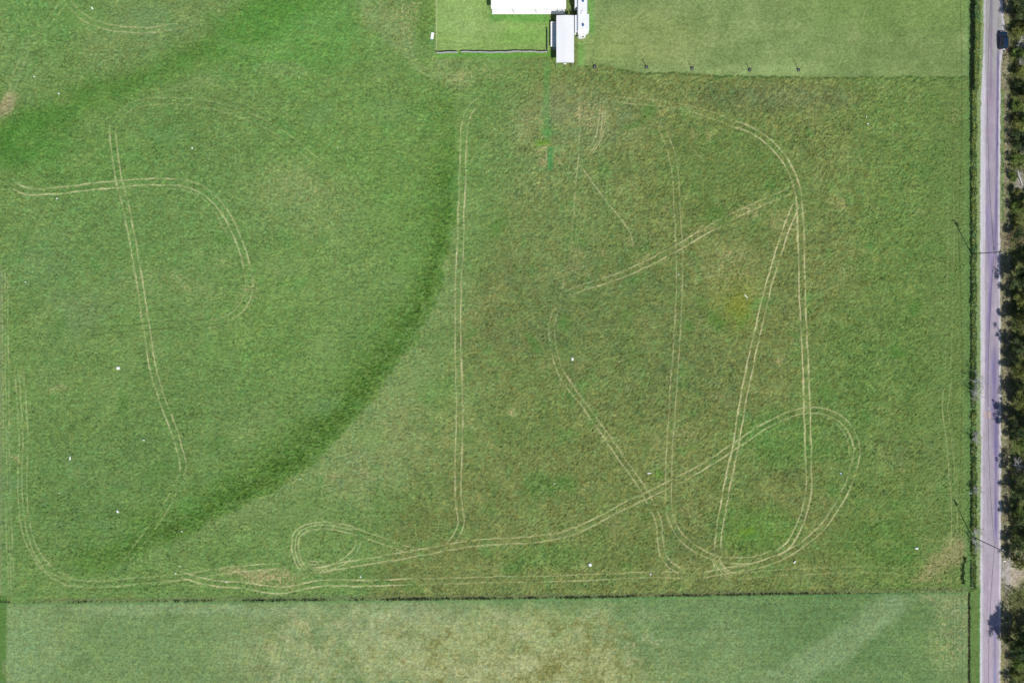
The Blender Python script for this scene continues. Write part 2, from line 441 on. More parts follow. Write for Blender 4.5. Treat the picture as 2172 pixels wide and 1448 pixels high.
# bright green drain strip under the carport tongue
m = rect(1153, 120, 1167, 300, 3.5, .3) * (1 - sst(285, 300, Q)); mixc(m * .5 * (1 + 1.6 * st2 + n3).clip(0, 1) * sst(115, 150, Q), (84, 156, 84))
m = rect(1163, 312, 1174, 362, 2.5, .25); mixc(m * .6, (66, 148, 84))
mixc(ell(1152, 305, 14, 8) * .5, (104, 160, 44))
mixc(ell(1400, 1005, 10, 8) * .3, (84, 150, 40))
mixc(ell(1585, 1125, 14, 7) * .35, (128, 160, 40))
mixc(ell(1565, 655, 26, 30) * .45, (136, 148, 56))
mixc(ell(1180, 215, 26, 40) * .3, (140, 150, 116))

mixc(sst(1930, 1990, Pw) * .35, (108, 132, 82))
mixc(left * .16, (124, 140, 100))
# --- mown paddock at the top right
jag = fbm(P / 9, Q * 0 + 3, 131, 3) * 3.0
ylim = curve_y([(1180, 138), (1225, 141), (1255, 138), (1290, 140), (1340, 151), (1375, 156), (1440, 153), (1520, 160), (1640, 162), (1850, 163), (2020, 163), (2060, 160)]) + jag
pad = (1 - sst(-1.2, 1.2, Q - ylim)) * sst(1222, 1228, P) * (1 - sst(2054, 2060, P))
base = np.array((126, 150, 99), dtype=np.float32)
padc = np.zeros_like(C); padc[:] = base
def mixp(A, mask, col):
    A[:] = A + (np.array(col, dtype=np.float32) - A) * mask[..., None]
mixp(padc, ell(1380, 80, 110, 60) * .6, (142, 160, 102))
mixp(padc, ell(1270, 110, 50, 50) * .6, (146, 166, 104))
mixp(padc, sst(1600, 1900, Pw) * .6, (113, 138, 87))
mixp(padc, np.clip(n2 * 1.3, 0, 1) * .4, (144, 154, 112))
mixp(padc, np.clip(-n2 * 1.3, 0, 1) * .3, (106, 142, 82))
mixp(padc, ell(1900, 10, 200, 60) * .4, (118, 152, 84))
mixp(padc, ell(1600, 150, 160, 14) * .4, (146, 172, 116))
mixp(padc, rect(1225, -60, 1262, 70, 7, .4) * .7, (104, 160, 84))
mixp(padc, rect(1215, 92, 1240, 142, 6, .4) * .6, (100, 158, 80))
mixp(padc, rect(2046, -60, 2062, 190, 3, .1) * .35, (112, 156, 104))
padc *= (1 + n2 * .07 + n1 * .05 + fbm(P / 2.9, Q / 2.6, 141, 2) * .17 + fbm(P / 60, Q / 1.6, 145, 2) * .03)[..., None]
flp = sst(.45, .85, fbm(P / 3.4, Q / 4.4, 151, 2)) * sst(-.5, .5, fbm(P / 80, Q / 60, 155, 2))
mixp(padc, flp * .42, (170, 194, 150))
C[:] = C + (padc - C) * pad[..., None]
mixc(np.exp(-((Q - ylim - 2) / 2.4) ** 2) * (P > 1235) * (P < 2056) * sst(.0, .6, fbm(P / 5, Q / 5, 161, 2) + .3) * .6, (48, 84, 42))

# --- mown yard at the top
yard = rect(926, -90, 1166, 108, .8)
yc = np.zeros_like(C); yc[:] = (136, 170, 100)
mixp(yc, ell(980, 40, 50, 60) * .4, (148, 180, 118))
mixp(yc, rect(1040, 24, 1166, 48, 5, .3) * .7, (92, 154, 74))
mixp(yc, ell(1110, 75, 50, 22) * .4, (112, 168, 84))
mixp(yc, ell(1030, 60, 60, 14) * .4, (158, 186, 122))
yc *= (1 + n2 * .07 + fbm(P / 2.9, Q / 2.9, 171, 2) * .15 + fbm(P / 40, Q / 3.0, 175, 2) * .045)[..., None]
flp = sst(.35, .8, fbm(P / 2.6, Q / 3.2, 181, 2)) * rect(1060, 36, 1166, 75, 10)
mixp(yc, flp * .5, (196, 200, 140))
C[:] = C + (yc - C) * yard[..., None]
mixc(rect(924.2, -90, 926.4, 108, .7) * .7, (196, 200, 160))
mixc(ell(1185, 90, 30, 60, 0, .3) * .3, (96, 150, 70))
mixc(rect(925, 112, 1170, 122, 3, .3) * .5, (94, 168, 62))

# --- field below the lower boundary
yb = curve_y([(-70, 1274), (0, 1276), (60, 1278), (400, 1275), (800, 1272), (1200, 1268), (1600, 1261), (2060, 1254)]) + jag * .6
low = sst(-1.5, 1.5, Q - yb)
lc = np.zeros_like(C); lc[:] = (116, 145, 96)
mixp(lc, ell(250, 1360, 260, 70) * .6, (112, 148, 98))
mixp(lc, ell(60, 1380, 60, 90) * .6, (132, 166, 122))
mixp(lc, ell(700, 1380, 230, 90) * .7, (134, 156, 110))
mixp(lc, ell(860, 1330, 150, 50) * .6, (146, 165, 124))
mixp(lc, ell(1040, 1390, 200, 80) * .8, (150, 166, 116))
mixp(lc, ell(1250, 1430, 180, 60) * .7, (156, 162, 112))
mixp(lc, ell(1180, 1330, 200, 40) * .5, (146, 164, 112))
mixp(lc, ell(1480, 1340, 200, 60) * .5, (116, 148, 104))
mixp(lc, ell(1560, 1430, 180, 40) * .5, (132, 160, 112))
mixp(lc, ell(1820, 1340, 190, 140, 20) * .85, (84, 120, 72))
mixp(lc, ell(1500, 1290, 250, 30) * .4, (96, 132, 84))
mixp(lc, ell(1000, 1430, 120, 40) * .5, (160, 166, 124))
mixp(lc, ell(900, 1300, 60, 20) * .3, (160, 172, 140))
mixp(lc, ell(1900, 1420, 120, 60) * .5, (96, 138, 86))
mixp(lc, ell(1300, 1270, 500, 14) * .4, (96, 138, 86))
mixp(lc, (1 - sst(16, 46, dpoly([(1900, 1285), (1840, 1320), (1780, 1370), (1700, 1420), (1620, 1460)]))) * .8, (150, 172, 140))
mixp(lc, ell(1960, 1390, 60, 50) * .35, (128, 158, 98))
mixp(lc, ell(420, 1290, 300, 12) * .45, (148, 176, 138))
blot = sst(.05, .6, fbm(Pw / 26, Qw / 20, 191, 3) + .45 * fbm(P / 3.5, Q / 3.5, 193, 2)) * (ell(1150, 1390, 330, 90, 0, .5) * .9 + ell(760, 1400, 260, 70, 0, .5) * .4 + .1).clip(0, 1)
mixp(lc, blot * .75, (118, 120, 66))
blot2 = sst(.2, .6, fbm(P / 4, Q / 4, 195, 3)) * ell(1300, 1420, 300, 70, 0, .5)
mixp(lc, blot2 * .6, (196, 196, 154))
blot3 = sst(.15, .55, fbm(P / 5 + 9, Q / 5, 197, 3)) * ell(1180, 1420, 340, 70, 0, .5)
mixp(lc, blot3 * .5, (104, 104, 52))
mixp(lc, rect(1330, 1240, 1980, 1520, 60, 2) * .45, (96, 134, 84))
mixp(lc, rect(560, 1300, 1330, 1520, 50, 2) * .35 * sst(-.3, .3, n2 + .5 * n3), (168, 178, 136))
mixp(lc, sst(.0, .5, fbm(Pw / 34, Qw / 26, 601, 4) + .5 * n3) * rect(540, 1285, 1420, 1520, 50, 2) * .5, (176, 182, 142))
mixp(lc, rect(20, 1290, 480, 1520, 40, 2) * .3, (106, 142, 88))
mixp(lc, np.clip(n1 * 1.4 - .15, 0, 1) * .4, (148, 162, 116))
mixp(lc, np.clip(fbm(Pw / 45, Qw / 30, 199, 3) * 1.6 - .3, 0, 1) * .4, (96, 128, 78))
mixp(lc, np.clip(-n2 * 1.3 - .2, 0, 1) * .25, (92, 128, 72))
md = sst(.1, .6, fbm(P / 2.0, Q / 2.0, 201, 2) + .1) * (ell(2015, 1340, 40, 90, 8, .5) + ell(2000, 1268, 60, 16, 0, .5)).clip(0, 1)
mixp(lc, md * .7, (188, 178, 142))
rows = fbm(P / 90, Q / 2.4, 205, 2)
rows2 = fbm(P / 2.6 + Q / 9, Q / 60, 209, 2) * ell(640, 1390, 140, 70)
mixp(lc, np.ones_like(P) * .14, (140, 148, 118))
lc *= (1 + n2 * .05 + rows * .06 + rows2 * .09 + fbm(P / 2.9, Q / 2.6, 211, 2) * .22 + st2 * .05)[..., None]
lc *= 1 + hue[..., None] * np.array([.06, .0, -.06], dtype=np.float32)
C[:] = C + (lc - C) * low[..., None]
# left border strip of the lower field
mixc(rect(-90, 1262, 13, 1520, 3, .2) * .7, (78, 122, 58))
mixc(rect(4, 1400, 12, 1430, 1) * .4, (140, 150, 120))
# boundary line of weeds: dull grey-brown lip above it
lip = np.exp(-((Q - yb + 5) / 3.0) ** 2)
mixc(lip * .65 * sst(60, 110, P), (112, 122, 92))
mixc(np.exp(-((Q - yb - 3) / 2.5) ** 2) * .4, (82, 146, 84))
# left edge of the rough field
mixc(rect(-90, 560, 5, 1262, 2) * .45, (134, 148, 118))
mixc(rect(5, 900, 30, 1262, 4, .1) * .3, (110, 150, 100))

# --- east verge, road shoulders and the bank beyond
mixc(rect(2054, -90, 2094, 1250, 2) * .7, (98, 136, 80))
mixc(rect(2070, -90, 2094, 1252, 2, .3) * .7 * (1 + st3).clip(.4, 1.2), (142, 160, 122))
mixc(rect(2056, 1246, 2084, 1530, 1.5) * .9 , (94, 132, 72))
C *= (1 + rect(2056, 1246, 2084, 1530, 1.5) * (st3 * .15 + n3 * .1))[..., None]
mixc(rect(2053.5, 1262, 2057, 1530, .8, .05) * .6, (104, 88, 72))
mixc(rect(2066, 1250, 2071, 1530, 2, .2) * .45, (120, 116, 80))
mixc(rect(2044, 190, 2056, 1250, 2, .1) * .25, (92, 146, 92))
xsl = curve_x([(-70, 2088), (100, 2086), (200, 2081), (300, 2080), (400, 2079), (600, 2079.5), (800, 2080), (1000, 2081), (1200, 2079), (1520, 2078)])
XL = [(-70, 2089), (60, 2088), (200, 2087), (400, 2087), (600, 2085), (800, 2084.5), (1000, 2083), (1200, 2083), (1520, 2084)]
XR = [(-70, 2120), (20, 2123), (60, 2127), (100, 2124), (130, 2121), (200, 2119.5), (400, 2118.5), (700, 2119.5), (900, 2120.5), (1200, 2120.5), (1520, 2119.5)]
xl = curve_x(XL); xr = curve_x(XR)
ve = sst(-.8, .8, P - xsl + n3 * 1.6) * (1 - sst(2140, 2148, P))
mixc(ve, (214, 208, 212))
# dirt verge with dry grass east of the road
ed = xr + 2.6 + fbm(P * 0 + 2, Q / 10, 221, 3) * 1.6 + np.where(Q < 130, 1.5, 0)
bank = sst(-.6, .8, P - ed)
bc = np.zeros_like(C); bc[:] = (150, 142, 112)
mixp(bc, rect(2122, 190, 2130, 470, 1.5, .1) * .75, (118, 142, 84))
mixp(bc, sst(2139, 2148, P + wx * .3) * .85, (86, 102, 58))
mixp(bc, ell(2165, 385, 16, 22) * .9, (150, 146, 148))
mixp(bc, ell(2160, 505, 30, 14) * .7, (142, 118, 98))
mixp(bc, ell(2152, 1210, 34, 34, 0, .6) * .85, (190, 178, 176))
mixp(bc, rect(2122, 1380, 2130, 1520, 2, .2) * .6, (156, 152, 88))
mixp(bc, ell(2165, 1310, 25, 40) * .4, (146, 130, 110))
bc *= (1 + fbm(P / 4, Q / 4, 231, 3) * .22 + fbm(P / 2.2, Q / 2.2, 235, 2) * .12)[..., None]
flb = sst(.3, .7, fbm(P / 3, Q / 3, 241, 2)); mixp(bc, flb * .4, (206, 196, 172))
flb = sst(.35, .75, fbm(P / 4.4, Q / 4.4, 245, 2)); mixp(bc, flb * .5, (96, 116, 62))
C[:] = C + (bc - C) * bank[..., None]
mixc(rect(2147, -90, 9999, 1530, 30) * sst(2200, 2260, P), (92, 112, 62))

# --- relief: tufts of grass
am = 1.0 - .72 * np.maximum(pad, yard) - .55 * low
am = am * (1 + .5 * bandcore + .3 * band)
roadz = sst(-3, 0, P - xsl) * (1 - sst(0, 3, P - ed))
am = am * (1 - roadz) * (1 - sst(2126, 2130, P) * .3)
for bx in ((1030, -90, 1255, 148, 2), (912, 68, 922, 86, 1)):
    am = am * (1 - rect(*bx) * .75)
tuft = streak(5.0, 2.7, 251); tuft2 = fbm(P / 3.1, Q / 3.1, 261, 2)
Z = am * (tuft * .12 + tuft2 * .12) + (1 - roadz) * fbm(P / 160, Q / 160, 271, 2) * .0
Z = Z - roadz * .02

# --- wheel tracks pressed into the grass
TR = np.zeros((NY, NX), dtype=np.float32); TD = np.zeros((NY, NX), dtype=np.float32)
rng = np.random.default_rng(5)
def spline(pts, step=0.9):
    pts = [np.array(p[:2], dtype=float) for p in pts]
    pts = [2 * pts[0] - pts[1]] + pts + [2 * pts[-1] - pts[-2]]
    out = []
    for i in range(1, len(pts) - 2):
        a, b, c, d = pts[i - 1:i + 3]; n = max(2, int(np.linalg.norm(c - b) / step))
        for k in range(n):
            t = k / n
            out.append(.5 * ((2 * b) + (-a + c) * t + (2 * a - 5 * b + 4 * c - d) * t * t + (-a + 3 * b - 3 * c + d) * t ** 3))
    out.append(pts[-2]); return np.array(out)
def strength(pts, s, n):
    return s
ix0 = len(far); iy0 = len(far); bx0 = xs[ix0]; by0 = ys[iy0]
def splat(A, pp, w, amp):
    X = (pp[:, 0] - 1086) * S; Y = (724 - pp[:, 1]) * S
    fx = (X - bx0) / STEP + ix0; fy = (Y - by0) / STEP + iy0
    rad = max(1, int(math.ceil(w * 2.2)))
    ic = np.round(fx).astype(int); jc = np.round(fy).astype(int)
    for dj in range(-rad, rad + 1):
        for di in range(-rad, rad + 1):
            i = ic + di; j = jc + dj
            ok = (i > 0) & (i < NX - 1) & (j > 0) & (j < NY - 1)
            d2_ = (i - fx) ** 2 + (j - fy) ** 2
            v = amp * np.exp(-d2_ / (2 * (w * .5) ** 2))
            np.maximum.at(A, (j[ok], i[ok]), v[ok].astype(np.float32))
def track(pts, s=.6, half=6.3, lines=None, dark=False, w=1.02, rag=.6, fade=True):
    c = spline(pts); t = np.gradient(c, axis=0); t /= np.linalg.norm(t, axis=1)[:, None] + 1e-6
    nrm = np.stack([-t[:, 1], t[:, 0]], 1)
    N = len(c); u = np.arange(N)
    for off in (lines if lines is not None else (-half, half)):
        sd = rng.integers(1000, 9000)
        wob = fbm(u / 40.0, u * 0 + off, int(sd), 2) * 1.5 + fbm(u / 7.0, u * 0 + off, int(sd) + 7, 2) * .35
        am_ = s * (1 - rag * .5 + rag * fbm(u / 22.0, u * 0 + 1, int(sd) + 3, 4) * 1.2)
        if fade: am_ = am_ * np.minimum(1, np.minimum(u, N - 1 - u) / 25.0 + .1)
        pp = c + nrm * (off + wob)[:, None]
        splat(TD if dark else TR, pp, w, np.clip(am_, 0, 1))
        if s > .55:
            splat(TR, c + nrm * (off + wob + rng.choice([-2.2, 2.2]))[:, None], .9, np.clip(am_ * .45 * sst(.0, .5, fbm(u / 30.0, u * 0, int(sd) + 9, 2)), 0, 1))
track([(238,265),(243,320),(252,380),(265,430),(277,490),(290,560),(300,620),(308,680),(315,720),(322,770),(335,820),(352,870),(368,910),(380,950),(388,985),(385,1010),(374,1030)], .75, 6.5)
track([(374,1030),(352,1075),(325,1115),(290,1160),(265,1195)], .42, 6.5)
track([(345,1090),(310,1135),(275,1185)], .4, 5, lines=(4,), dark=True)
track([(22,390),(45,402),(70,407),(120,405),(180,398),(240,392),(300,387),(345,386),(390,389),(430,403),(460,428),(485,464),(503,503),(517,542),(526,577)], .85, 7)
track([(345,388),(390,391),(430,407),(458,434),(480,468),(498,506)], .5, lines=(12,))
track([(526,577),(529,610),(521,640),(500,665),(470,681),(430,690)], .62, 7)
track([(500,668),(470,680),(440,684),(380,687),(300,693),(230,699),(175,706)], .55, 7, dark=True)
track([(405,702),(435,700)], .7, 3, dark=True, w=2)
track([(1022,210),(1000,230),(987,260),(982,310),(981,380),(978,450),(976,530),(972,600),(971,680),(972,760),(975,850),(973,950),(972,1050),(976,1085),(978,1110),(968,1135),(950,1160)], .78, 6.5)
track([(1300,212),(1400,220),(1480,235),(1545,258)], .42, 6)
track([(1545,260),(1580,270),(1620,292),(1655,327),(1680,367),(1693,412),(1698,460),(1700,530),(1701,600),(1704,680),(1708,760),(1711,830),(1713,900),(1715,970),(1715,1030),(1712,1060),(1705,1090),(1690,1125),(1672,1155),(1640,1180)], .95, 6.2, w=1.1)
track([(1690,430),(1670,480),(1650,540),(1635,590),(1622,640),(1610,690),(1598,740),(1590,780),(1578,840),(1568,900),(1560,950),(1548,1000),(1540,1040),(1532,1090),(1525,1130),(1521,1170)], .95, 6.5, w=1.1)
track([(1518,1175),(1522,1195),(1535,1212),(1555,1225)], .8, lines=(-7, -2, 3, 8))
track([(1200,625),(1240,608),(1300,590),(1360,565),(1400,545),(1450,518),(1500,488),(1540,468)], .75, 6.3)
track([(1530,472),(1570,452),(1620,428),(1690,400)], .52, 6.3)
track([(1400,265),(1420,310),(1430,360),(1436,430),(1440,520),(1441,600),(1438,680),(1433,760),(1428,830),(1424,900),(1420,960),(1418,1020),(1418,1080)], .55, 6.5)
track([(1418,1075),(1428,1112),(1450,1143),(1480,1166),(1515,1182),(1560,1188),(1600,1186),(1640,1174)], .62, 6)
track([(1190,640),(1175,670),(1170,700),(1174,740)], .4, 6)
track([(1174,738),(1182,770),(1195,800),(1218,832),(1243,864),(1268,899),(1293,934),(1322,977),(1347,1012),(1367,1042),(1384,1077)], .72, 6)
track([(1382,1072),(1397,1105),(1400,1140),(1406,1175),(1424,1200),(1450,1215)], .7, 6)
track([(940,1163),(1000,1152),(1080,1147),(1150,1142),(1200,1132),(1250,1112),(1310,1080),(1370,1052),(1420,1027),(1490,990),(1560,945),(1620,905),(1670,880),(1705,871),(1740,871),(1775,883),(1800,905),(1814,935),(1817,965),(1808,1003),(1795,1038),(1773,1078),(1743,1118),(1700,1155),(1650,1183),(1600,1200),(1540,1210),(1480,1222)], .78, 6.3)
track([(1740,880),(1770,893),(1792,915),(1803,945),(1806,975)], .4, lines=(3,))
track([(950,1160),(870,1175),(780,1190),(720,1200),(660,1212)], .8, 6.3)
track([(650,1212),(634,1188),(628,1158),(633,1134),(655,1120),(690,1115),(730,1122),(760,1130)], .75, lines=(-9, -2, 5), rag=.4)
track([(730,1122),(780,1136),(820,1150),(860,1163),(900,1170)], .55, 6)
track([(740,1128),(790,1142),(840,1160)], .5, 6, dark=True)
track([(655,1208),(690,1207),(725,1192),(752,1168),(765,1140)], .65, 5)
track([(645,1196),(670,1200),(700,1198)], .75, lines=(-8, -3, 3, 8))
track([(765,930),(772,1000),(777,1080),(780,1125)], .2, 6)
track([(380,1216),(420,1230),(470,1238),(520,1241),(560,1249),(600,1251),(640,1243),(690,1236),(780,1236),(880,1233)], .9, 6.3)
track([(880,1233),(1050,1229),(1200,1226),(1300,1222),(1400,1218),(1460,1220)], .5, 6.3)
track([(1560,1222),(1640,1215),(1740,1210),(1840,1207),(1910,1211)], .38, 6.3)
track([(120,1238),(200,1243),(300,1238),(380,1230)], .5, 6.3, dark=True)
track([(120,1232),(200,1238),(300,1231),(400,1222),(470,1210),(540,1204),(600,1200)], .5, 6.3)
track([(480,1208),(540,1204),(600,1200)], .8, 6)
track([(40,780),(45,850),(50,930),(47,1000),(50,1080),(58,1130),(75,1175),(105,1210),(160,1238)], .5, lines=(-9, 1, 9))
track([(60,1150),(80,1185),(112,1218),(150,1240)], .4, lines=(-12, 5))
track([(10,560),(12,760),(14,960),(18,1100),(24,1250)], .38, lines=(-6, 0, 6), rag=.8)
track([(2012,800),(2005,850),(2006,880),(2013,930),(2020,1010),(2024,1090),(2022,1180)], .38, 6)
track([(2016,400),(2018,500),(2014,640),(2011,800)], .2, 6)
track([(140,0),(160,22),(182,40),(220,56),(260,62),(320,64),(380,56)], .6, 6)
track([(135,5),(100,50),(70,85),(45,130),(25,190),(5,235)], .35, 6)
track([(0,220),(20,200),(40,150),(60,100)], .3, 6)
track([(250,250),(280,225),(340,215),(420,218),(490,235),(560,262),(620,300),(680,350)], .32, 7)
track([(440,210),(520,232),(600,270)], .3, 6, dark=True)
track([(1232,350),(1255,385),(1285,425),(1310,455),(1335,490),(1345,530)], .75, lines=(0,), rag=.6)
track([(1230,205),(1228,300),(1224,360),(1216,460),(1211,530),(1195,600),(1184,640)], .6, lines=(0,), rag=.8)
track([(1278,225),(1272,280),(1262,305),(1245,328)], .7, lines=(-7, -2, 5))
track([(1218,490),(1228,530),(1236,568)], .3, lines=(-2, 9))
track([(1790,195),(1793,260),(1797,320),(1801,400),(1812,460)], .25, lines=(0,), rag=1)
track([(1815,300),(1830,350),(1855,390)], .2, lines=(0,), rag=1)
track([(1525,300),(1524,420),(1522,520),(1526,600),(1504,660),(1502,720)], .18, lines=(0,), rag=1)
track([(1660,690),(1650,750),(1662,820),(1670,860)], .3, lines=(0,), rag=1)
track([(1195,800),(1198,850),(1195,920)], .22, lines=(0,), rag=1)
track([(1690,130),(1685,165),(1650,230)], .2, 5)
track([(1838,0),(1810,80),(1776,158)], .25, 6)
track([(1740,330),(1735,380),(1715,410)], .18, lines=(-8, -3, 3, 8))
track([(1720,200),(1722,280),(1735,330)], .2, 5)
track([(860,0),(862,60),(868,110),(900,150),(960,165),(1020,168)], .25, 6)
track([(1300,750),(1290,800),(1280,840)], .12, lines=(0,))
for k in range(46):                       # faint animal and mower trails
    ax = rng.uniform(1040, 1980); ay = rng.uniform(230, 1180); a = rng.uniform(0, math.pi)
    L = rng.uniform(40, 120); bend = rng.uniform(-.4, .4)
    pts = [(ax + math.cos(a + bend * i) * L * i / 3, ay + math.sin(a + bend * i) * L * i / 3) for i in range(4)]
    track(pts, rng.uniform(.1, .28), lines=(0,), rag=1)
inside = (1 - low) * (1 - yard)
TR *= inside; TD *= inside
trk = np.zeros_like(C); trk[:] = (208, 203, 168)
trk = trk * (1 + n3 * .06)[..., None]
C[:] = C + (trk - C) * np.clip(TR * 1.3, 0, .95)[..., None]
mixc(np.clip(TD, 0, .8), (62, 74, 44))
Z = Z - TR * .05 - TD * .08

def srgb2lin_arr(A):
    A = np.clip(A, 0, 255) / 255.0
    return np.where(A <= 0.04045, A / 12.92, ((A + 0.055) / 1.055) ** 2.4)
GAIN = 1.08                                # relief shading loses a little light
grassy = 1 - ve
lum = C.mean(-1, keepdims=True)
C = C + (lum - C) * (.06 * grassy)[..., None]
L3 = srgb2lin_arr(C) * (GAIN + .07 * grassy)[..., None] * (1 + grassy[..., None] * np.array([.10, .01, -.16], dtype=np.float32)) / np.array(K, dtype=np.float32)

def grid_mesh(name, X, Y, Zv, col, mat):
    ny, nx = X.shape
    co = np.stack([X, Y, Zv], -1).astype(np.float32).reshape(-1, 3)
    me = bpy.data.meshes.new(name)
    me.vertices.add(len(co)); me.vertices.foreach_set('co', co.ravel())
    a = (np.arange(ny - 1)[:, None] * nx + np.arange(nx - 1)[None, :]).astype(np.int32)
    q = np.stack([a, a + 1, a + nx + 1, a + nx], -1).reshape(-1)
    nf = (ny - 1) * (nx - 1)
    me.loops.add(nf * 4); me.loops.foreach_set('vertex_index', q)
    me.polygons.add(nf); me.polygons.foreach_set('loop_start', np.arange(0, nf * 4, 4, dtype=np.int32))
    me.polygons.foreach_set('use_smooth', np.ones(nf, dtype=bool))
    me.update(calc_edges=True)
    at = me.color_attributes.new('Col', 'FLOAT_COLOR', 'POINT')
    c4 = np.ones((len(co), 4), dtype=np.float32); c4[:, :3] = col.reshape(-1, 3)
    at.data.foreach_set('color', c4.ravel())
    o = bpy.data.objects.new(name, me); COL.objects.link(o); me.materials.append(mat)
    return o
g = grid_mesh('ground', XX, YY, Z, L3, M['ground'])
tag(g, 'green pasture with wheel tracks, mown paddocks and a dark lush swale', 'ground', kind='structure')
GZ = Z

# ------------------------------------------------------------------ road
ry = np.arange(-90 * 1.0, 1540, 1.3)                       # py stations
nu = 44
RL = np.interp(ry, [a for a, b in XL], [b for a, b in XL]); RR = np.interp(ry, [a for a, b in XR], [b for a, b in XR])
ragL = fbm(ry / 9.0, ry * 0 + 1, 301, 3) * 1.5; ragR = fbm(ry / 9.0, ry * 0 + 1, 305, 3) * .8
u = np.linspace(0, 1, nu)
RP = (RL + ragL)[:, None] * (1 - u) + (RR + ragR)[:, None] * u
RQ = np.repeat(ry[:, None], nu, 1)
RC = np.zeros(RP.shape + (3,), dtype=np.float32); RC[:] = (166, 157, 168)
def mr(mask, col): RC[:] = RC + (np.array(col, dtype=np.float32) - RC) * np.clip(mask, 0, 1)[..., None]
def rl(pts, w):
    xx_ = np.interp(RQ, [a for a, b in pts], [b for a, b in pts]); return np.exp(-((RP - xx_) / w) ** 2)
def yr(a, b, s=25): return sst(a - s, a + s, RQ) * (1 - sst(b - s, b + s, RQ))
nn = fbm(RP / 10, RQ / 60, 311, 3); nf_ = fbm(RP / 3, RQ / 7, 321, 3)
mr(yr(-200, 170) * .6, (160, 162, 156))
mr(yr(1180, 1700) * .5, (180, 168, 180))
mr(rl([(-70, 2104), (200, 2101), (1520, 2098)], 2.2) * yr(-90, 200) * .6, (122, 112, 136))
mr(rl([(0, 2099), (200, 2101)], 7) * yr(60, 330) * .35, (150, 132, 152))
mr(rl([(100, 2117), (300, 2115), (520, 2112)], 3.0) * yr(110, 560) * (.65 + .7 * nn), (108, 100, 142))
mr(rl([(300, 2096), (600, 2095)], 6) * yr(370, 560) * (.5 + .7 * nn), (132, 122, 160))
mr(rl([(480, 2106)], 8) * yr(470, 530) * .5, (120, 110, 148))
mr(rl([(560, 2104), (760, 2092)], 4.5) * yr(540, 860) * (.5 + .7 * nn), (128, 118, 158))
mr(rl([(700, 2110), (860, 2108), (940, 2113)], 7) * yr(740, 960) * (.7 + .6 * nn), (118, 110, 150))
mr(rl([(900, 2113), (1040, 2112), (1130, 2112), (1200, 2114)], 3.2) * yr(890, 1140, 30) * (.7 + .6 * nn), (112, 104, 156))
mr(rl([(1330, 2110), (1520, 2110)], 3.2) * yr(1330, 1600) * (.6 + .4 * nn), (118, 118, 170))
mr(rl([(0, 2088), (1500, 2089)], 3) * yr(500, 1500) * .35, (192, 182, 190))
# pale gravel spilling over the left and right edges
mr((1 - sst(.06, .17, u[None, :] + nf_ * .03)) * yr(150, 900, 60) * .8, (212, 206, 212))
mr((1 - sst(.02, .09, u[None, :] + nf_ * .03)) * .8, (206, 200, 206))
mr(sst(.93, .99, u[None, :] + nf_ * .03) * .8, (210, 200, 206))
RC *= (1 + nf_ * .04 + nn * .06 + fbm(RP / 5, RQ / 16, 341, 3) * .05 + fbm(RP / 1.2, RQ / 160, 331, 2) * .035)[..., None]
# repair patch
mr((RP > 2095.5) * (RP < 2101.5) * (RQ > 872) * (RQ < 887) * .8, (196, 170, 160))
mr((RP > 2086) * (RP < 2093) * (RQ > 872) * (RQ < 884) * .5, (196, 170, 160))
mr((np.hypot(RP - 2097, RQ - 866) < 2.6) * .6, (200, 200, 214))
crown = (1 - (2 * u[None, :] - 1) ** 2) * .05 + .008
RX = (RP - 1086) * S; RY = (724 - RQ) * S
r = grid_mesh('road', RX[::-1], RY[::-1], (crown + 0 * RP)[::-1], (srgb2lin_arr(RC) * np.array([1.22, 1.15, 1.14]) / np.array(K, dtype=np.float32))[::-1], M['road'])
tag(r, 'narrow worn lilac-grey country road with pale gravel edges', 'road', kind='structure')

# ------------------------------------------------------------------ foliage helpers
def rand_dirs(n, rg):
    v = rg.normal(size=(n, 3)); return v / np.linalg.norm(v, axis=1)[:, None]
def leaf_quads(cen, size, rg, up=0.0):
    n = len(cen); a = rand_dirs(n, rg); b = rand_dirs(n, rg)
    if up: a[:, 2] = 0; a /= np.linalg.norm(a, axis=1)[:, None] + 1e-9
    b = b - a * (a * b).sum(1)[:, None]
    if up: b[:, 2] = np.abs(b[:, 2]) + up; b = b - a * (a * b).sum(1)[:, None]
    b /= np.linalg.norm(b, axis=1)[:, None] + 1e-9
    s = size[:, None] * .5
    asp = rg.uniform(.45, .9, n)[:, None]
    V = np.stack([cen - a * s * asp - b * s, cen + a * s * asp - b * s * .6, cen + a * s * asp * .6 + b * s, cen - a * s * asp + b * s * .7], 1)
    return V.reshape(-1, 3)

LEAF = {'olive': (0.185, 0.205, 0.060), 'dark': (0.085, 0.125, 0.050), 'green': (0.165, 0.245, 0.060), 'grey': (0.13, 0.13, 0.105)}

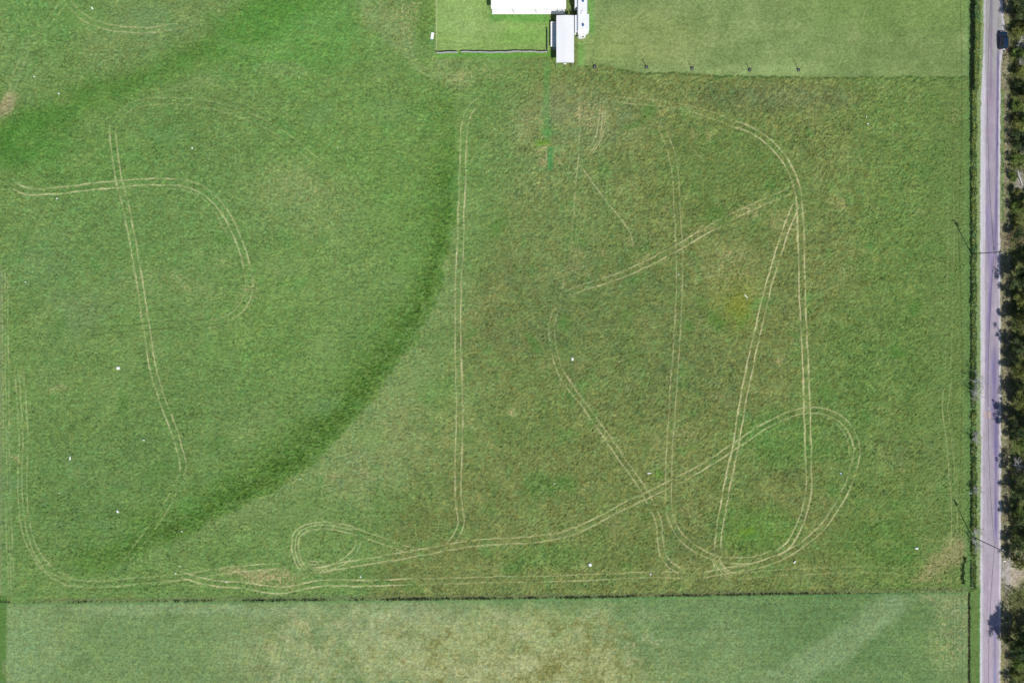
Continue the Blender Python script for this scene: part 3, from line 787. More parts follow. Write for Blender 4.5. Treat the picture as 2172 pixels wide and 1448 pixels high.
def make_tree(name, px, py, h, r, tint, label, cat, seed, dens=1.0, bare=False, group='trees and brush along the east side of the road'):
    if h < 4 and not bare: r *= 1.3; h *= 1.15
    elif not bare: r *= 1.12
    rg = np.random.default_rng(seed); base = W(px, py, 0.0)
    t = empty(name, base); tag(t, label, cat, group)
    tm = MB(); ends = []
    ntr = 1 if h > 4 and not bare else rg.integers(2, 4)
    zc0 = h * (.32 if h > 4 else .12)
    for k in range(ntr):
        a0 = rg.uniform(0, 6.28); lean = .05 if ntr == 1 else .3
        p = Vector((0, 0, -.1)); d = Vector((math.cos(a0) * lean, math.sin(a0) * lean, 1)).normalized()
        L = h * (.34 if h > 4 else .25); r0 = .035 * h / math.sqrt(ntr) * (1.3 if bare else 1)
        q = p + d * (L + .1); tm.tube(p, q, r0, r0 * .75, 8)
        nl = 5 if ntr == 1 else 3
        for j in range(nl):
            a1 = a0 + j * 6.28 / nl + rg.uniform(-.4, .4); el = rg.uniform(.35, 1.0)
            d1 = Vector((math.cos(a1), math.sin(a1), el)).normalized()
            p1 = q; rr = r0 * .6; Ls = h * rg.uniform(.2, .3)
            for s_ in range(3):
                d1 = (d1 + Vector(rg.normal(size=3) * .22) + Vector((0, 0, .08))).normalized()
                p2 = p1 + d1 * Ls
                tm.tube(p1, p2, rr, rr * .6, 6); ends.append(p2)
                for b_ in range(3 if not bare else 4):
                    d2_ = (d1 + Vector(rg.normal(size=3) * .65)).normalized(); m_ = p1.lerp(p2, rg.uniform(.3, 1))
                    e = m_ + d2_ * Ls * rg.uniform(.5, 1.0); tm.tube(m_, e, rr * .45, rr * .12, 5); ends.append(e)
                    if bare:
                        for c_ in range(2):
                            d3_ = (d2_ + Vector(rg.normal(size=3) * .6)).normalized(); e2 = e + d3_ * Ls * .5
                            tm.tube(m_.lerp(e, .6), e2, max(.02, rr * .25), .012, 4)
                p1 = p2; rr *= .6; Ls *= .75
    tm.build('trunk', M['deadwood'] if bare else M['bark'], t)
    if bare: return t
    # crown: uneven set of clumps of leaves, gaps between them
    ncl = int((40 if h > 4 else 26) * dens * max(.6, (r / 2.2) ** 1.6))
    base_col = np.array(LEAF[tint]); cs = []; ss = []; cc = []
    zc = h - r * .55 if h < 3.5 else h * .64; rz = (h - zc)
    for k in range(ncl):
        v = rand_dirs(1, rg)[0]; rr = rg.uniform(.3, 1.0) ** .6
        c = np.array([v[0] * r * rr, v[1] * r * rr, zc + v[2] * rz * rr * (.95 if v[2] > 0 else .75)])
        th = math.atan2(v[1], v[0]); c[:2] *= .82 + .26 * math.sin(3 * th + seed) + .16 * math.sin(7 * th + 2.3 * seed) + rg.uniform(-.15, .3)
        if k % 3 == 0 and ends:
            e = ends[rg.integers(0, len(ends))]; c = np.array(e) * np.array([.9, .9, 1])
        cr = rg.uniform(.13, .38) * min(r, 2.4) ** .8
        n = int(105 * (cr / .6) ** 2) + 22
        o = rand_dirs(n, rg) * (rg.uniform(.1, 1.5, n) ** .6)[:, None] * cr * np.array([1.15, 1.15, .6])
        cs.append(c + o); ss.append(rg.uniform(.12, .27, n))
        tone = rg.uniform(.55, 1.6) * (base_col + np.array([.02, .012, 0]) * rg.uniform(-.6, 1))
        cc.append(tone[None, :] * rg.uniform(.75, 1.25, n)[:, None])
    cs = np.concatenate(cs); ss = np.concatenate(ss); cc = np.clip(np.concatenate(cc), .004, 1)
    keep = cs[:, 2] > .08; cs, ss, cc = cs[keep], ss[keep], cc[keep]
    quads_np('crown', leaf_quads(cs, ss, rg), len(cs), M['leaf'], t, cc)
    return t

TREES = [
 ('roadside_tree', 2146, 34, 5.2, 2.1, 'dark', 'dark leafy tree at the top edge, north of the car, reaching over the road', 'tree', 1.0, 0),
 ('bush', 2152, 66, 2.6, 1.6, 'olive', 'olive bush just up the bank from the front of the dark car', 'bush', 1.0, 0),
 ('dead_brush', 2158, 98, 2.8, 1.6, 'grey', 'bleached leafless brush on the bank beside the dark car', 'bush', 1.0, 1),
 ('bush', 2147, 116, 1.8, 1.2, 'green', 'small green bush on the bank just behind the tail of the car', 'bush', 1.0, 0),
 ('dead_brush', 2160, 138, 2.6, 1.5, 'grey', 'second bleached leafless brush down the bank from the car', 'bush', 1.0, 1),
 ('bush', 2152, 154, 2.2, 1.5, 'olive', 'olive bush level with the lower end of the mown paddock', 'bush', 1.0, 0),
 ('bush', 2152, 192, 2.2, 1.4, 'dark', 'dark bush across the road from the north-east corner of the big field', 'bush', .9, 0),
 ('bush', 2152, 228, 2.1, 1.5, 'green', 'green bush south of the dark bush facing the north-east corner of the big field', 'bush', 1.0, 0),
 ('bush', 2152, 262, 2.4, 1.5, 'olive', 'olive bush on the bank, second above the leafless brush near the grey patch', 'bush', 1.0, 0),
 ('bush', 2154, 296, 2.4, 1.4, 'dark', 'dark bush directly above the leafless brush north of the grey bare patch', 'bush', 1.0, 0),
 ('dead_brush', 2160, 318, 2.4, 1.4, 'grey', 'leafless brush between two bushes just north of the grey bare patch', 'bush', 1.0, 1),
 ('bush', 2149, 340, 2.0, 1.3, 'green', 'green bush touching the north side of the grey bare patch', 'bush', 1.0, 0),
 ('bush', 2146, 378, 1.9, 1.1, 'green', 'narrow green bush between the road and the grey bare patch', 'bush', 1.0, 0),
 ('bush', 2148, 412, 2.0, 1.2, 'olive', 'olive bush touching the south side of the grey bare patch', 'bush', 1.0, 0),
 ('bush', 2146, 443, 2.0, 1.3, 'green', 'bright green bush halfway between the grey bare patch and the upper utility pole', 'bush', 1.0, 0),
 ('bush', 2151, 470, 2.4, 1.4, 'olive', 'olive bush above the dark bush north of the upper utility pole', 'bush', 1.0, 0),
 ('bush', 2148, 497, 3.0, 1.5, 'dark', 'dark bush just north of the top of the upper utility pole', 'bush', 1.2, 0),
 ('roadside_tree', 2149, 588, 6.6, 2.6, 'dark', 'tall dark tree just south of the upper utility pole, shading the road edge', 'tree', 1.3, 0),
 ('roadside_tree', 2154, 636, 5.6, 2.1, 'olive', 'olive tree second south of the upper utility pole', 'tree', 1.2, 0),
 ('roadside_tree', 2156, 684, 6.0, 2.3, 'olive', 'full olive tree third south of the upper utility pole', 'tree', 1.2, 0),
 ('roadside_tree', 2141, 738, 6.0, 1.7, 'dark', 'slim dark tree close to the road, fourth south of the upper utility pole', 'tree', 1.1, 0),
 ('roadside_tree', 2154, 782, 6.2, 2.4, 'olive', 'olive tree with bright top, second north of the gravel gap above the repair patch', 'tree', 1.2, 0),
 ('roadside_tree', 2157, 846, 6.4, 2.4, 'olive', 'rounded olive tree beside the bare gravel gap north of the road repair patch', 'tree', 1.2, 0),
 ('roadside_tree', 2143, 905, 7.0, 2.3, 'dark', 'big dark tree beside the road repair patch, its shadow lying across the lane', 'tree', 1.3, 0),
 ('roadside_tree', 2158, 935, 5.6, 2.1, 'green', 'yellow-green tree right of the big dark tree at the road repair patch', 'tree', 1.1, 0),
 ('roadside_tree', 2139, 1000, 5.6, 1.6, 'dark', 'thin dark see-through tree below the repair patch, closest to the road', 'tree', .75, 0),
 ('dead_tree', 2150, 985, 4.6, 1.8, 'grey', 'grey leafless tree behind the thin dark tree below the repair patch', 'tree', 1.0, 1),
 ('roadside_tree', 2150, 1040, 5.0, 2.0, 'dark', 'dark tree between the thin see-through tree and the low dark tree south of it', 'tree', 1.0, 0),
 ('roadside_tree', 2140, 1096, 4.8, 1.5, 'dark', 'low dark tree whose tip shadow just touches the road edge north of the lower pole', 'tree', 1.0, 0),
 ('roadside_tree', 2156, 1088, 4.6, 1.9, 'green', 'olive-green tree right of the low dark tree north of the lower pole', 'tree', 1.0, 0),
 ('roadside_tree', 2146, 1150, 4.2, 1.6, 'dark', 'dark rounded tree just north of the top of the lower utility pole', 'tree', 1.1, 0),
 ('bush', 2146, 1186, 3.6, 1.5, 'olive', 'olive bush under the top of the lower utility pole', 'bush', 1.0, 0),
 ('roadside_tree', 2143, 1352, 8.0, 3.3, 'dark', 'largest tree in view, dark and broad, shading half the road near the lower right corner', 'tree', 1.5, 0),
 ('bush', 2154, 1398, 2.6, 1.6, 'green', 'yellow-green bush at the south foot of the largest tree', 'bush', 1.0, 0),
 ('dead_brush', 2154, 1392, 2.4, 1.4, 'grey', 'grey leafless brush beside the bush south of the largest tree', 'bush', 1.0, 1),
 ('bush', 2150, 1424, 1.8, 1.1, 'olive', 'small olive bush above the bottom right corner', 'bush', 1.0, 0),
 ('bush', 2138, 1446, 3.2, 1.1, 'dark', 'small dark bush at the bottom edge right beside the road', 'bush', .9, 0),
 ('bush', 2168, 120, 3.4, 1.8, 'green', 'green bush at the right edge beside the lower leafless brush by the car', 'bush', 1.0, 0),
 ('bush', 2170, 205, 3.6, 1.9, 'olive', 'olive bush at the right edge level with the top corner of the big field', 'bush', 1.0, 0),
 ('bush', 2169, 262, 3.4, 1.8, 'green', 'green bush at the right edge between the field corner and the grey patch', 'bush', 1.0, 0),
 ('bush', 2170, 320, 3.6, 1.9, 'dark', 'dark bush at the right edge just above the grey bare patch', 'bush', 1.0, 0),
 ('bush', 2170, 440, 3.6, 1.9, 'olive', 'olive bush at the right edge below the grey bare patch', 'bush', 1.0, 0),
 ('roadside_tree', 2172, 660, 5.4, 2.4, 'green', 'green tree at the right edge behind the second tree south of the upper pole', 'tree', 1.0, 0),
 ('roadside_tree', 2172, 745, 5.4, 2.4, 'olive', 'olive tree at the right edge behind the slim dark tree', 'tree', 1.0, 0),
 ('roadside_tree', 2172, 1010, 5.2, 2.3, 'olive', 'olive tree at the right edge behind the grey leafless tree', 'tree', 1.0, 0),
 ('roadside_tree', 2176, 60, 5.0, 2.2, 'olive', 'olive tree at the right edge of the photo, east of the bush beside the car', 'tree', 1.0, 0),
 ('roadside_tree', 2178, 560, 5.5, 2.4, 'olive', 'olive tree at the right edge behind the tall dark tree by the upper pole', 'tree', 1.0, 0),
 ('roadside_tree', 2176, 900, 5.5, 2.4, 'olive', 'olive tree at the right edge behind the big dark tree at the repair patch', 'tree', 1.0, 0),
 ('roadside_tree', 2176, 1140, 4.5, 2.2, 'green', 'green tree at the right edge level with the top of the lower pole', 'tree', 1.0, 0),
 ('roadside_tree', 2182, 1340, 6.0, 2.6, 'dark', 'dark tree at the right edge touching the east side of the largest tree', 'tree', 1.0, 0),
]
for k, (nm, px, py, h, r_, tint, lab, cat, dens, bare) in enumerate(TREES):
    make_tree(nm, px, py, h, r_, tint, lab, cat, 700 + k, dens, bool(bare))
# leafless saplings on the west verge, leaning out over the road in this view
SAPS = [(2062, 808, 4.6, 'tallest leafless pale sapling on the west verge, in line with the road repair patch'),
        (2063, 836, 3.6, 'leafless pale sapling just south of the tallest one on the west verge'),
        (2064, 928, 3.4, 'leafless sapling on the west verge south of the road repair patch'),
        (2064, 1036, 2.8, 'short leafless sapling on the west verge halfway to the lower utility pole'),
        (2066, 1128, 3.4, 'leafless sapling on the west verge just north of the foot of the lower pole'),
        (2066, 1152, 3.2, 'leafless sapling on the west verge just south of the foot of the lower pole')]
for k, (px, py, h, lab) in enumerate(SAPS):
    make_tree('bare_sapling', px, py, h, 1.2, 'grey', lab, 'tree', 900 + k, 1, True, 'leafless saplings on the west verge')

# ------------------------------------------------------------------ tall verge grass and weeds (uncountable)
def blades(name, n, fn, mat, label, cat, seed, up=.6):
    rg = np.random.default_rng(seed)
    cen, sz, col = fn(n, rg)
    o = quads_np(name, leaf_quads(cen, sz, rg, up=up), len(cen), mat, None, np.clip(col, .003, 1))
    tag(o, label, cat, kind='stuff'); return o
def hedge_fn(n, rg):
    py = rg.uniform(-90, 1250, n); top = py < 195
    # more blades in the tall part
    extra = rg.random(n) < .3; py = np.where(extra, rg.uniform(-90, 195, n), py); top = py < 195
    clump = (fbm(py / 14, py * 0 + 3, 401, 3) * .5 + .5)
    wide = np.where(top, np.interp(py, [-90, 60, 195], [17, 15, 12]), 10 + 3 * clump)
    xb = np.where(top, np.interp(py, [-90, 100, 195], [2063, 2061.5, 2060]), 2059)
    gate = rg.random(n) < np.where(top, 1, sst(.25, .6, clump + .12)); py, top, clump, wide, xb = py[gate], top[gate], clump[gate], wide[gate], xb[gate]; n = len(py)
    xb = xb + fbm(py / 8, py * 0 + 5, 481, 3) * 1.8
    uu = rg.random(n); px = xb + uu * wide
    hh = np.where(top, (1.1 + .7 * clump) * (1 - .55 * uu), (.25 + .95 * clump) * (1 - .6 * uu)) * (1 - .5 * sst(1150, 1250, py))
    z = hh * rg.uniform(.1, 1, n) ** .6
    X = (px - 1086) * S; Y = (724 - py) * S
    cen = np.stack([X, Y, z], 1); sz = rg.uniform(.14, .36, n)
    t = (fbm(py / 10, px / 5, 411, 2) * .9 + .5).clip(0, 1)[:, None]
    a = np.array([.11, .24, .08]); b = np.array([.32, .38, .08]); c = np.array([.42, .46, .32])
    col = a * (1 - t) + b * t
    pale = (rg.random(n) < .12)[:, None]; col = np.where(pale, c, col) * rg.uniform(.7, 1.3, n)[:, None]
    return cen, sz, col
blades('roadside_weeds', 42000, hedge_fn, M['blade'], 'tall green weeds and grass along the west verge of the road', 'weeds', 41, 0)
def bound_fn(n, rg):
    px = rg.uniform(-80, 2050, n); yb_ = np.interp(px, [-70, 60, 400, 800, 1200, 1600, 2060], [1275, 1278, 1275, 1272, 1268, 1261, 1254])
    d = (fbm(px / 60, px * 0 + 7, 421, 3) * .8 + .25 + .3 * fbm(px / 6, px * 0 + 2, 423, 2)).clip(.03, 1) * np.interp(px, [1000, 1700, 1800], [1, 1, .25])
    keep = rg.random(n) < d; px, yb_, d = px[keep], yb_[keep], d[keep]; m = len(px)
    py = yb_ + rg.normal(0, 1.3, m) - 1.0; z = rg.uniform(.02, 1, m) * (.08 + .55 * d)
    cen = np.stack([(px - 1086) * S, (724 - py) * S, z], 1)
    col = np.where((rg.random(m) < .45)[:, None], np.array([.11, .10, .07]), np.array([.06, .11, .05])) * rg.uniform(.6, 1.3, m)[:, None]
    return cen, rg.uniform(.15, .34, m), col
blades('fence_line_weeds', 15000, bound_fn, M['blade'], 'low dark weeds along the boundary between the big field and the lower field', 'weeds', 43)
def dryfence_fn(n, rg):
    py = rg.uniform(1256, 1530, n); px = 2055.5 + rg.normal(0, .9, n) + fbm(py / 12, py * 0, 471, 2) * 1.2; z = rg.uniform(.02, .25, n)
    col = np.where((rg.random(n) < .6)[:, None], np.array([.15, .115, .085]), np.array([.08, .11, .05])) * rg.uniform(.6, 1.3, n)[:, None]
    return np.stack([(px - 1086) * S, (724 - py) * S, z], 1), rg.uniform(.12, .3, n), col
blades('dry_fence_weeds', 1500, dryfence_fn, M['blade'], 'brown dry weeds along the fence of the lower field beside the road', 'weeds', 45)
def dark_clump(n, rg):
    py = rg.uniform(1180, 1238, n); px = 2044 + rg.normal(0, 1.6, n) + fbm(py / 9, py * 0, 461, 2) * 4; z = rg.uniform(.02, .35, n) * (.5 + fbm(py / 7, py * 0, 465, 2)).clip(.15, 1)
    col = np.array([.11, .16, .06]) * rg.uniform(.6, 1.5, n)[:, None]
    return np.stack([(px - 1086) * S, (724 - py) * S, z], 1), rg.uniform(.15, .35, n), col
blades('corner_weeds', 600, dark_clump, M['blade'], 'dark tall weeds beside the dry tan patch in the south-east field corner', 'weeds', 47)
def bank_fn(n, rg):
    py = rg.uniform(-90, 1530, n); px = rg.uniform(2126, 2200, n)
    d = (fbm(px / 7, py / 7, 431, 3) * .9 + .35).clip(0, 1) * np.interp(px, [2126, 2142], [.35, 1])
    keep = (rg.random(n) < d) & (np.hypot(px - 2152, (py - 1215)) > 28) & (np.hypot(px - 2165, py - 385) > 16); px, py = px[keep], py[keep]; m = len(px)
    z = rg.uniform(.02, .6, m) * (1 + 1.6 * sst(2141, 2147, px) * sst(-.1, .5, fbm(px / 10, py / 10, 445, 2)))
    t = (fbm(px / 9, py / 9, 441, 2) * .9 + .5).clip(0, 1)[:, None]
    col = np.array([.08, .15, .045]) * (1 - t) + np.array([.26, .22, .15]) * t
    return np.stack([(px - 1086) * S, (724 - py) * S, z], 1), rg.uniform(.12, .3, m), col * rg.uniform(.6, 1.35, m)[:, None]
blades('bank_grass', 120000, bank_fn, M['blade'], 'patchy green and dry grass on the bank east of the road', 'grass', 49)
def tuft_fn(n, rg):
    px = rg.uniform(-60, 2045, n); py = rg.uniform(-60, 1262, n)
    d = (fbm(px / 40, py / 40, 451, 3) * .7 + .4).clip(.1, 1)
    bad = ((px > 920) & (px < 1262) & (py < 148)) | ((px > 1222) & (py < 166))
    keep = (rg.random(n) < d) & ~bad; px, py = px[keep], py[keep]; m = len(px)
    z = rg.uniform(.02, .2, m)
    gi = np.clip(((px - 1086) * S - bx0) / STEP + ix0, 0, NX - 1).astype(int); gj = np.clip(((724 - py) * S - by0) / STEP + iy0, 0, NY - 1).astype(int)
    gc = L3[gj, gi] * 1.35; tt = TR[gj, gi] + TD[gj, gi]
    ok = tt < .15
    z = z + GZ[gj, gi]
    col = gc * rg.uniform(.6, 1.6, m)[:, None]
    return np.stack([(px - 1086) * S, (724 - py) * S, z], 1)[ok], rg.uniform(.16, .36, m)[ok], col[ok]
blades('pasture_tufts', 230000, tuft_fn, M['blade'], 'tufts of rough pasture grass over the big field', 'grass', 51)

# ------------------------------------------------------------------ open barn at the top
def barn():
    zr = 3.0
    t = empty('open_barn', W(1120, -40)); org = t.location.copy()
    tag(t, 'large white-roofed open barn on a pale slab at the top edge', 'barn')
    def L(px, py, z): return W(px, py, 0) - org + Vector((0, 0, z))
    ax, bx_ = 1043.5, 1197.5; ys_, yn = 30.5, -130
    s = MB(); a = L(ax, yn, 0); b = L(bx_, ys_, 0)
    s.box(((a.x + b.x) / 2, (a.y + b.y) / 2, .07), (b.x - a.x, a.y - b.y, .14)); s.build('slab', M['concrete'], t)
    # roof: low gable, ridge runs east-west, ribbed sheet
    rf = MB(); Lx = b.x - a.x + .3; cy = (a.y + b.y) / 2; hw = (a.y - b.y) / 2 + .1; cx = (a.x + b.x) / 2
    n = 120
    rings = []
    for i in range(n + 1):
        x = cx - Lx / 2 + Lx * i / n; dz = .03 if i % 2 else 0
        rings.append([Vector((x, cy - hw, zr + dz)), Vector((x, cy, zr + .9 + dz)), Vector((x, cy + hw, zr + dz)),
                      Vector((x, cy + hw, zr - .05)), Vector((x, cy, zr + .84)), Vector((x, cy - hw, zr - .05))])
    rf.loft(rings, True)
    ro = rf.build('roof', M['white_roof'], t)
    rc = MB(); rc.box((cx, cy, zr + .95), (Lx, .3, .05)); rc.build('ridge_cap', M['white_metal'], ro)
    for px in (1044.5, 1090.5, 1137.5, 1185.5):
        p = L(px, 30, 0); m = MB(); m.box((p.x + .06, p.y + .06, 1.5), (.14, .14, 2.95), bev=.02); m.build('post', M['white_metal'], t)
    for px, py in ((1196.3, 30), (1044.5, -20), (1044.5, -70), (1196.3, -20), (1196.3, -70)):
        p = L(px, py, 0); m = MB(); m.box((p.x, p.y, 1.5), (.14, .14, 2.95), bev=.02); m.build('post', M['white_metal'], t)
    w = MB(); w.box((cx, a.y - .1, 1.5), (Lx - .5, .12, 2.7)); w.build('back_wall', M['white_metal'], t)
    e = MB(); e.box((cx, b.y - .1 + .03, zr - .06), (Lx, .12, .12)); e.build('gutter', M['steel'], t)
barn()

# ------------------------------------------------------------------ carport
def carport():
    zr = 3.05
    t = empty('carport', W(1197.5, 94)); org = t.location.copy()
    tag(t, 'long narrow carport with white ribbed metal roof, south of the barn', 'carport')
    c0 = W(1180.2, 33, zr); c1 = W(1217.6, 133, zr)
    a = c0 - org; b = c1 - org; cx = (a.x + b.x) / 2; cy = (a.y + b.y) / 2; Wd = b.x - a.x; Ln = a.y - b.y
    rf = MB(); n = 76; top = []; bot = []
    for i in range(n + 1):
        x = a.x + Wd * i / n; z = zr + (.22 - .22 * abs(2 * i / n - 1)) * .8 + (.05 if i % 4 in (0,) else 0)
        top.append(Vector((x, a.y, z))); bot.append(Vector((x, a.y, z - .06)))
    ring0 = top + bot[::-1]
    rf.loft([[v.copy() for v in ring0], [Vector((v.x, b.y, v.z)) for v in ring0]], True)
    rf.build('roof', M['ribbed'], t)
    for sx in (-1, 1):
        m = MB(); m.box((cx + sx * (Wd / 2 - .03), cy, zr - .1), (.05, Ln + .01, .14)); m.build('fascia', M['white_metal'], t)
    for px_ in (a.x + .12, b.x - .3):
        for f in (0, .5, 1):
            y = b.y + .05 + (Ln - .15) * f
            m = MB(); m.box((px_, y, 1.5), (.13, .13, 3.02), bev=.01); m.build('post', M['steel'], t)
    for f in (0, .25, .5, .75, 1):
        y = b.y + .05 + (Ln - .15) * f; m = MB(); m.box((cx, y, zr - .12), (Wd - .2, .07, .1)); m.build('rafter', M['steel'], t)
carport()

# ------------------------------------------------------------------ wheels
def wheel(parent, x, y, r, w, name='wheel', rim=True):
    t = MB(); n = 20; rings = []
    for dx, rr in ((-w / 2, r * .62), (-w / 2, r * .93), (-w * .35, r), (w * .35, r), (w / 2, r * .93), (w / 2, r * .62)):
        rings.append([Vector((x + dx, y + rr * math.cos(2 * math.pi * i / n), r + rr * math.sin(2 * math.pi * i / n))) for i in range(n)])
    wh = t.loft(rings, False).build(name, M['rubber'], parent, True)
    if rim:
        m = MB(); m.tube((x - w * .42, y, r), (x + w * .42, y, r), r * .62, r * .62, 16); m.build('rim', M['steel'], wh)
    return wh

# ------------------------------------------------------------------ camping trailer under the carport (only its drawbar shows)
def camper():
    base = W(1197.5, 142); t = empty('camping_trailer', base)
    tag(t, 'white camping trailer under the carport, its drawbar and gas bottles poking out', 'trailer')
    # +Y is north; nose at y=1.3
    b = MB(); Lb = 8.2; w = 2.2
    prof = [(1.5, .55), (1.15, 1.3), (1.2, 1.9), (1.9, 2.35), (Lb + 1, 2.45), (Lb + 1.2, 1.6), (Lb + 1.1, .55)]
    b.loft([[Vector((-w / 2, y, z)) for y, z in prof], [Vector((w / 2, y, z)) for y, z in prof]], True)
    b.build('body', M['white_gel'], t)
    wi = MB(); wi.box((0, 1.135, 1.62), (1.3, .03, .42)); wi.build('window', M['glass'], t)
    f = MB(); f.tube((-.85, 1.6, .5), (0, .12, .48), .06, .06, 6); f.tube((.85, 1.6, .5), (0, .12, .48), .06, .06, 6)
    f.tube((-.45, .85, .5), (.45, .85, .5), .05, .05, 6); f.build('drawbar', M['steel'], t)
    for sx in (-.2, .2):
        g = MB(); g.tube((sx, .55, .52), (sx, .55, .95), .16, .16, 14); g.tube((sx, .55, .95), (sx, .55, 1.03), .16, .07, 14); g.build('gas_bottle', M['white_metal'], t, False)
    j = MB(); j.tube((0, .22, 0), (0, .22, .85), .04, .04, 8); j.box((0, .22, .03), (.18, .18, .05)); j.build('jack', M['steel'], t)
    c = MB(); c.box((0, .03, .5), (.14, .26, .12), bev=.03); c.build('coupler', M['black_metal'], t)
    for sx in (-1.0, 1.0):
        for y in (4.6, 5.5): wheel(t, sx, y, .34, .2)
camper()

# ------------------------------------------------------------------ flat trailer beside it
def flat_trailer():
    a = W(1168.6, 48, .8); b = W(1182.5, 99, .8); base = Vector(((a.x + b.x) / 2, (a.y + b.y) / 2, 0))
    t = empty('flat_trailer', base); tag(t, 'low white flat trailer half under the west side of the carport', 'trailer')
    w = b.x - a.x; Ln = a.y - b.y
    d = MB(); d.box((0, 0, .74), (w, Ln, .1), bev=.02); d.build('deck', M['white_metal'], t)
    for sx in (-1, 1):
        r1 = MB(); r1.box((sx * (w / 2 + .04), 0, .78), (.08, Ln + .06, .2), bev=.015); r1.build('side_rail', M['white_metal'], t)
    r2 = MB(); r2.box((0, Ln / 2 + .04, .9), (w, .08, .5)); r2.build('headboard', M['white_metal'], t)
    for k in range(9):
        m = MB(); m.box((0, -Ln / 2 + .4 + k * (Ln - .8) / 8, .8), (w - .05, .05, .03)); m.build('cross_slat', M['grey_box'], t)
    f = MB(); f.tube((-.6, -Ln / 2, .6), (0, -Ln / 2 - 1.0, .55), .07, .07, 6); f.tube((.6, -Ln / 2, .6), (0, -Ln / 2 - 1.0, .55), .07, .07, 6)
    f.box((0, -Ln / 2 - .35, .63), (.6, .45, .03)); f.build('drawbar', M['grey_box'], t)
    c = MB(); c.box((0, -Ln / 2 - 1.08, .58), (.14, .25, .12), bev=.03); c.build('coupler', M['black_metal'], t)
    for sx in (-1, 1):
        for y in (-.5, .4): wheel(t, sx * (w / 2 - .2), y, .32, .2)
flat_trailer()

# ------------------------------------------------------------------ travel trailer / motorhome next to the carport
def motorhome():
    zr = 3.45
    base = W(1232.4, 84.5); t = empty('motorhome', base)
    tag(t, 'long white motorhome with slide-outs parked beside the carport', 'motorhome')
    w = 2.42; Ln = 11.6
    b = MB(); rings = []
    # sections from the nose (south) backwards; nose is rounded in plan
    for y, hw, z0, z1 in ((0.0, .62, .75, 2.1), (.1, .9, .6, 2.75), (.35, 1.12, .5, 3.2), (.8, w / 2, .45, zr - .04), (1.2, w / 2, .45, zr), (Ln - .2, w / 2, .45, zr), (Ln, w / 2 - .12, .6, zr - .12)):
        c = min(.16, hw * .2)
        rings.append([Vector(p) for p in ((-hw, y, z0), (hw, y, z0), (hw, y, z1 - c), (hw - c, y, z1), (-hw + c, y, z1), (-hw, y, z1 - c))])
    b.loft(rings, True); bo = b.build('body', M['white_gel'], t)
    # front windows
    g = MB(); g.add([(.12, -.012, 1.35), (.60, -.012, 1.35), (.60, -.012, 2.0), (.12, -.012, 2.0)], [(0, 1, 2, 3)])
    g.add([(.12, -.008, 1.35), (.60, -.008, 1.35), (.60, -.008, 2.0), (.12, -.008, 2.0)], [(3, 2, 1, 0)]); g.build('windscreen', M['glass'], t)
    g = MB(); g.box((.56, .17, 2.72), (.7, .06, .5), rz=.0); g.build('windscreen', M['glass'], t)
    g = MB(); g.box((-1.03, .24, 2.0), (.42, .06, .8), rz=-.75); g.build('side_window', M['glass'], t)
    # slide-outs
    s = MB(); s.box((-w / 2 - .33, 3.05, 1.75), (.70, 4.3, 2.1), bev=.04); so = s.build('slide_out', M['white_gel'], t)
    g = MB(); g.box((-w / 2 - .69, 3.05, 2.0), (.02, 1.2, .7)); g.build('window', M['glass'], so)
    s = MB(); s.box((-w / 2 - .35, 9.3, 1.8), (.74, 3.9, 2.2), bev=.04); so = s.build('slide_out', M['white_gel'], t)
    g = MB(); g.box((-w / 2 - .73, 9.3, 2.1), (.02, 1.1, .6)); g.build('window', M['glass'], so)
    s = MB(); s.box((w / 2 + .27, 3.1, 2.05), (.58, 4.2, 2.74), bev=.06); so = s.build('slide_out', M['white_gel'], t)
    for y in (2.3, 8.6):
        m = MB(); r = .36; n = 18
        rings = [[Vector((.15 + r * .85 * k_ * math.cos(2 * math.pi * i / n), y + r * 1.2 * k_ * math.sin(2 * math.pi * i / n), zr + z)) for i in range(n)] for k_, z in ((1, -.02), (1, .14), (.8, .24))]
        m.loft(rings, True); m.build('roof_vent', M['vent'], t)
    a = MB(); a.box((0.0, 5.4, zr + .12), (.75, 1.0, .24), bev=.08); a.build('air_conditioner', M['white_gel'], t)
    aw = MB(); aw.tube((w / 2 + .09, 4.0 + 1.6, 3.1), (w / 2 + .09, Ln - .5, 3.1), .09, .09, 10); aw.build('awning_roll', M['grey_box'], t)
    st = MB(); st.box((-.2, -.05, .62), (1.1, .12, .2), bev=.03); st.build('bumper', M['steel'], t)
    for sx in (-1.0, 1.0):
        m = MB(); m.box((sx * .45, -.03, .95), (.24, .05, .16), bev=.015); m.build('headlight', M['clear_lens'], t)
        for y in (1.9, 8.0): wheel(t, sx * 1.02, y, .45, .3)
        m = MB(); m.box((sx * 1.32, .7, 2.1), (.12, .1, .36), bev=.02); m.build('mirror', M['black_metal'], t)
motorhome()

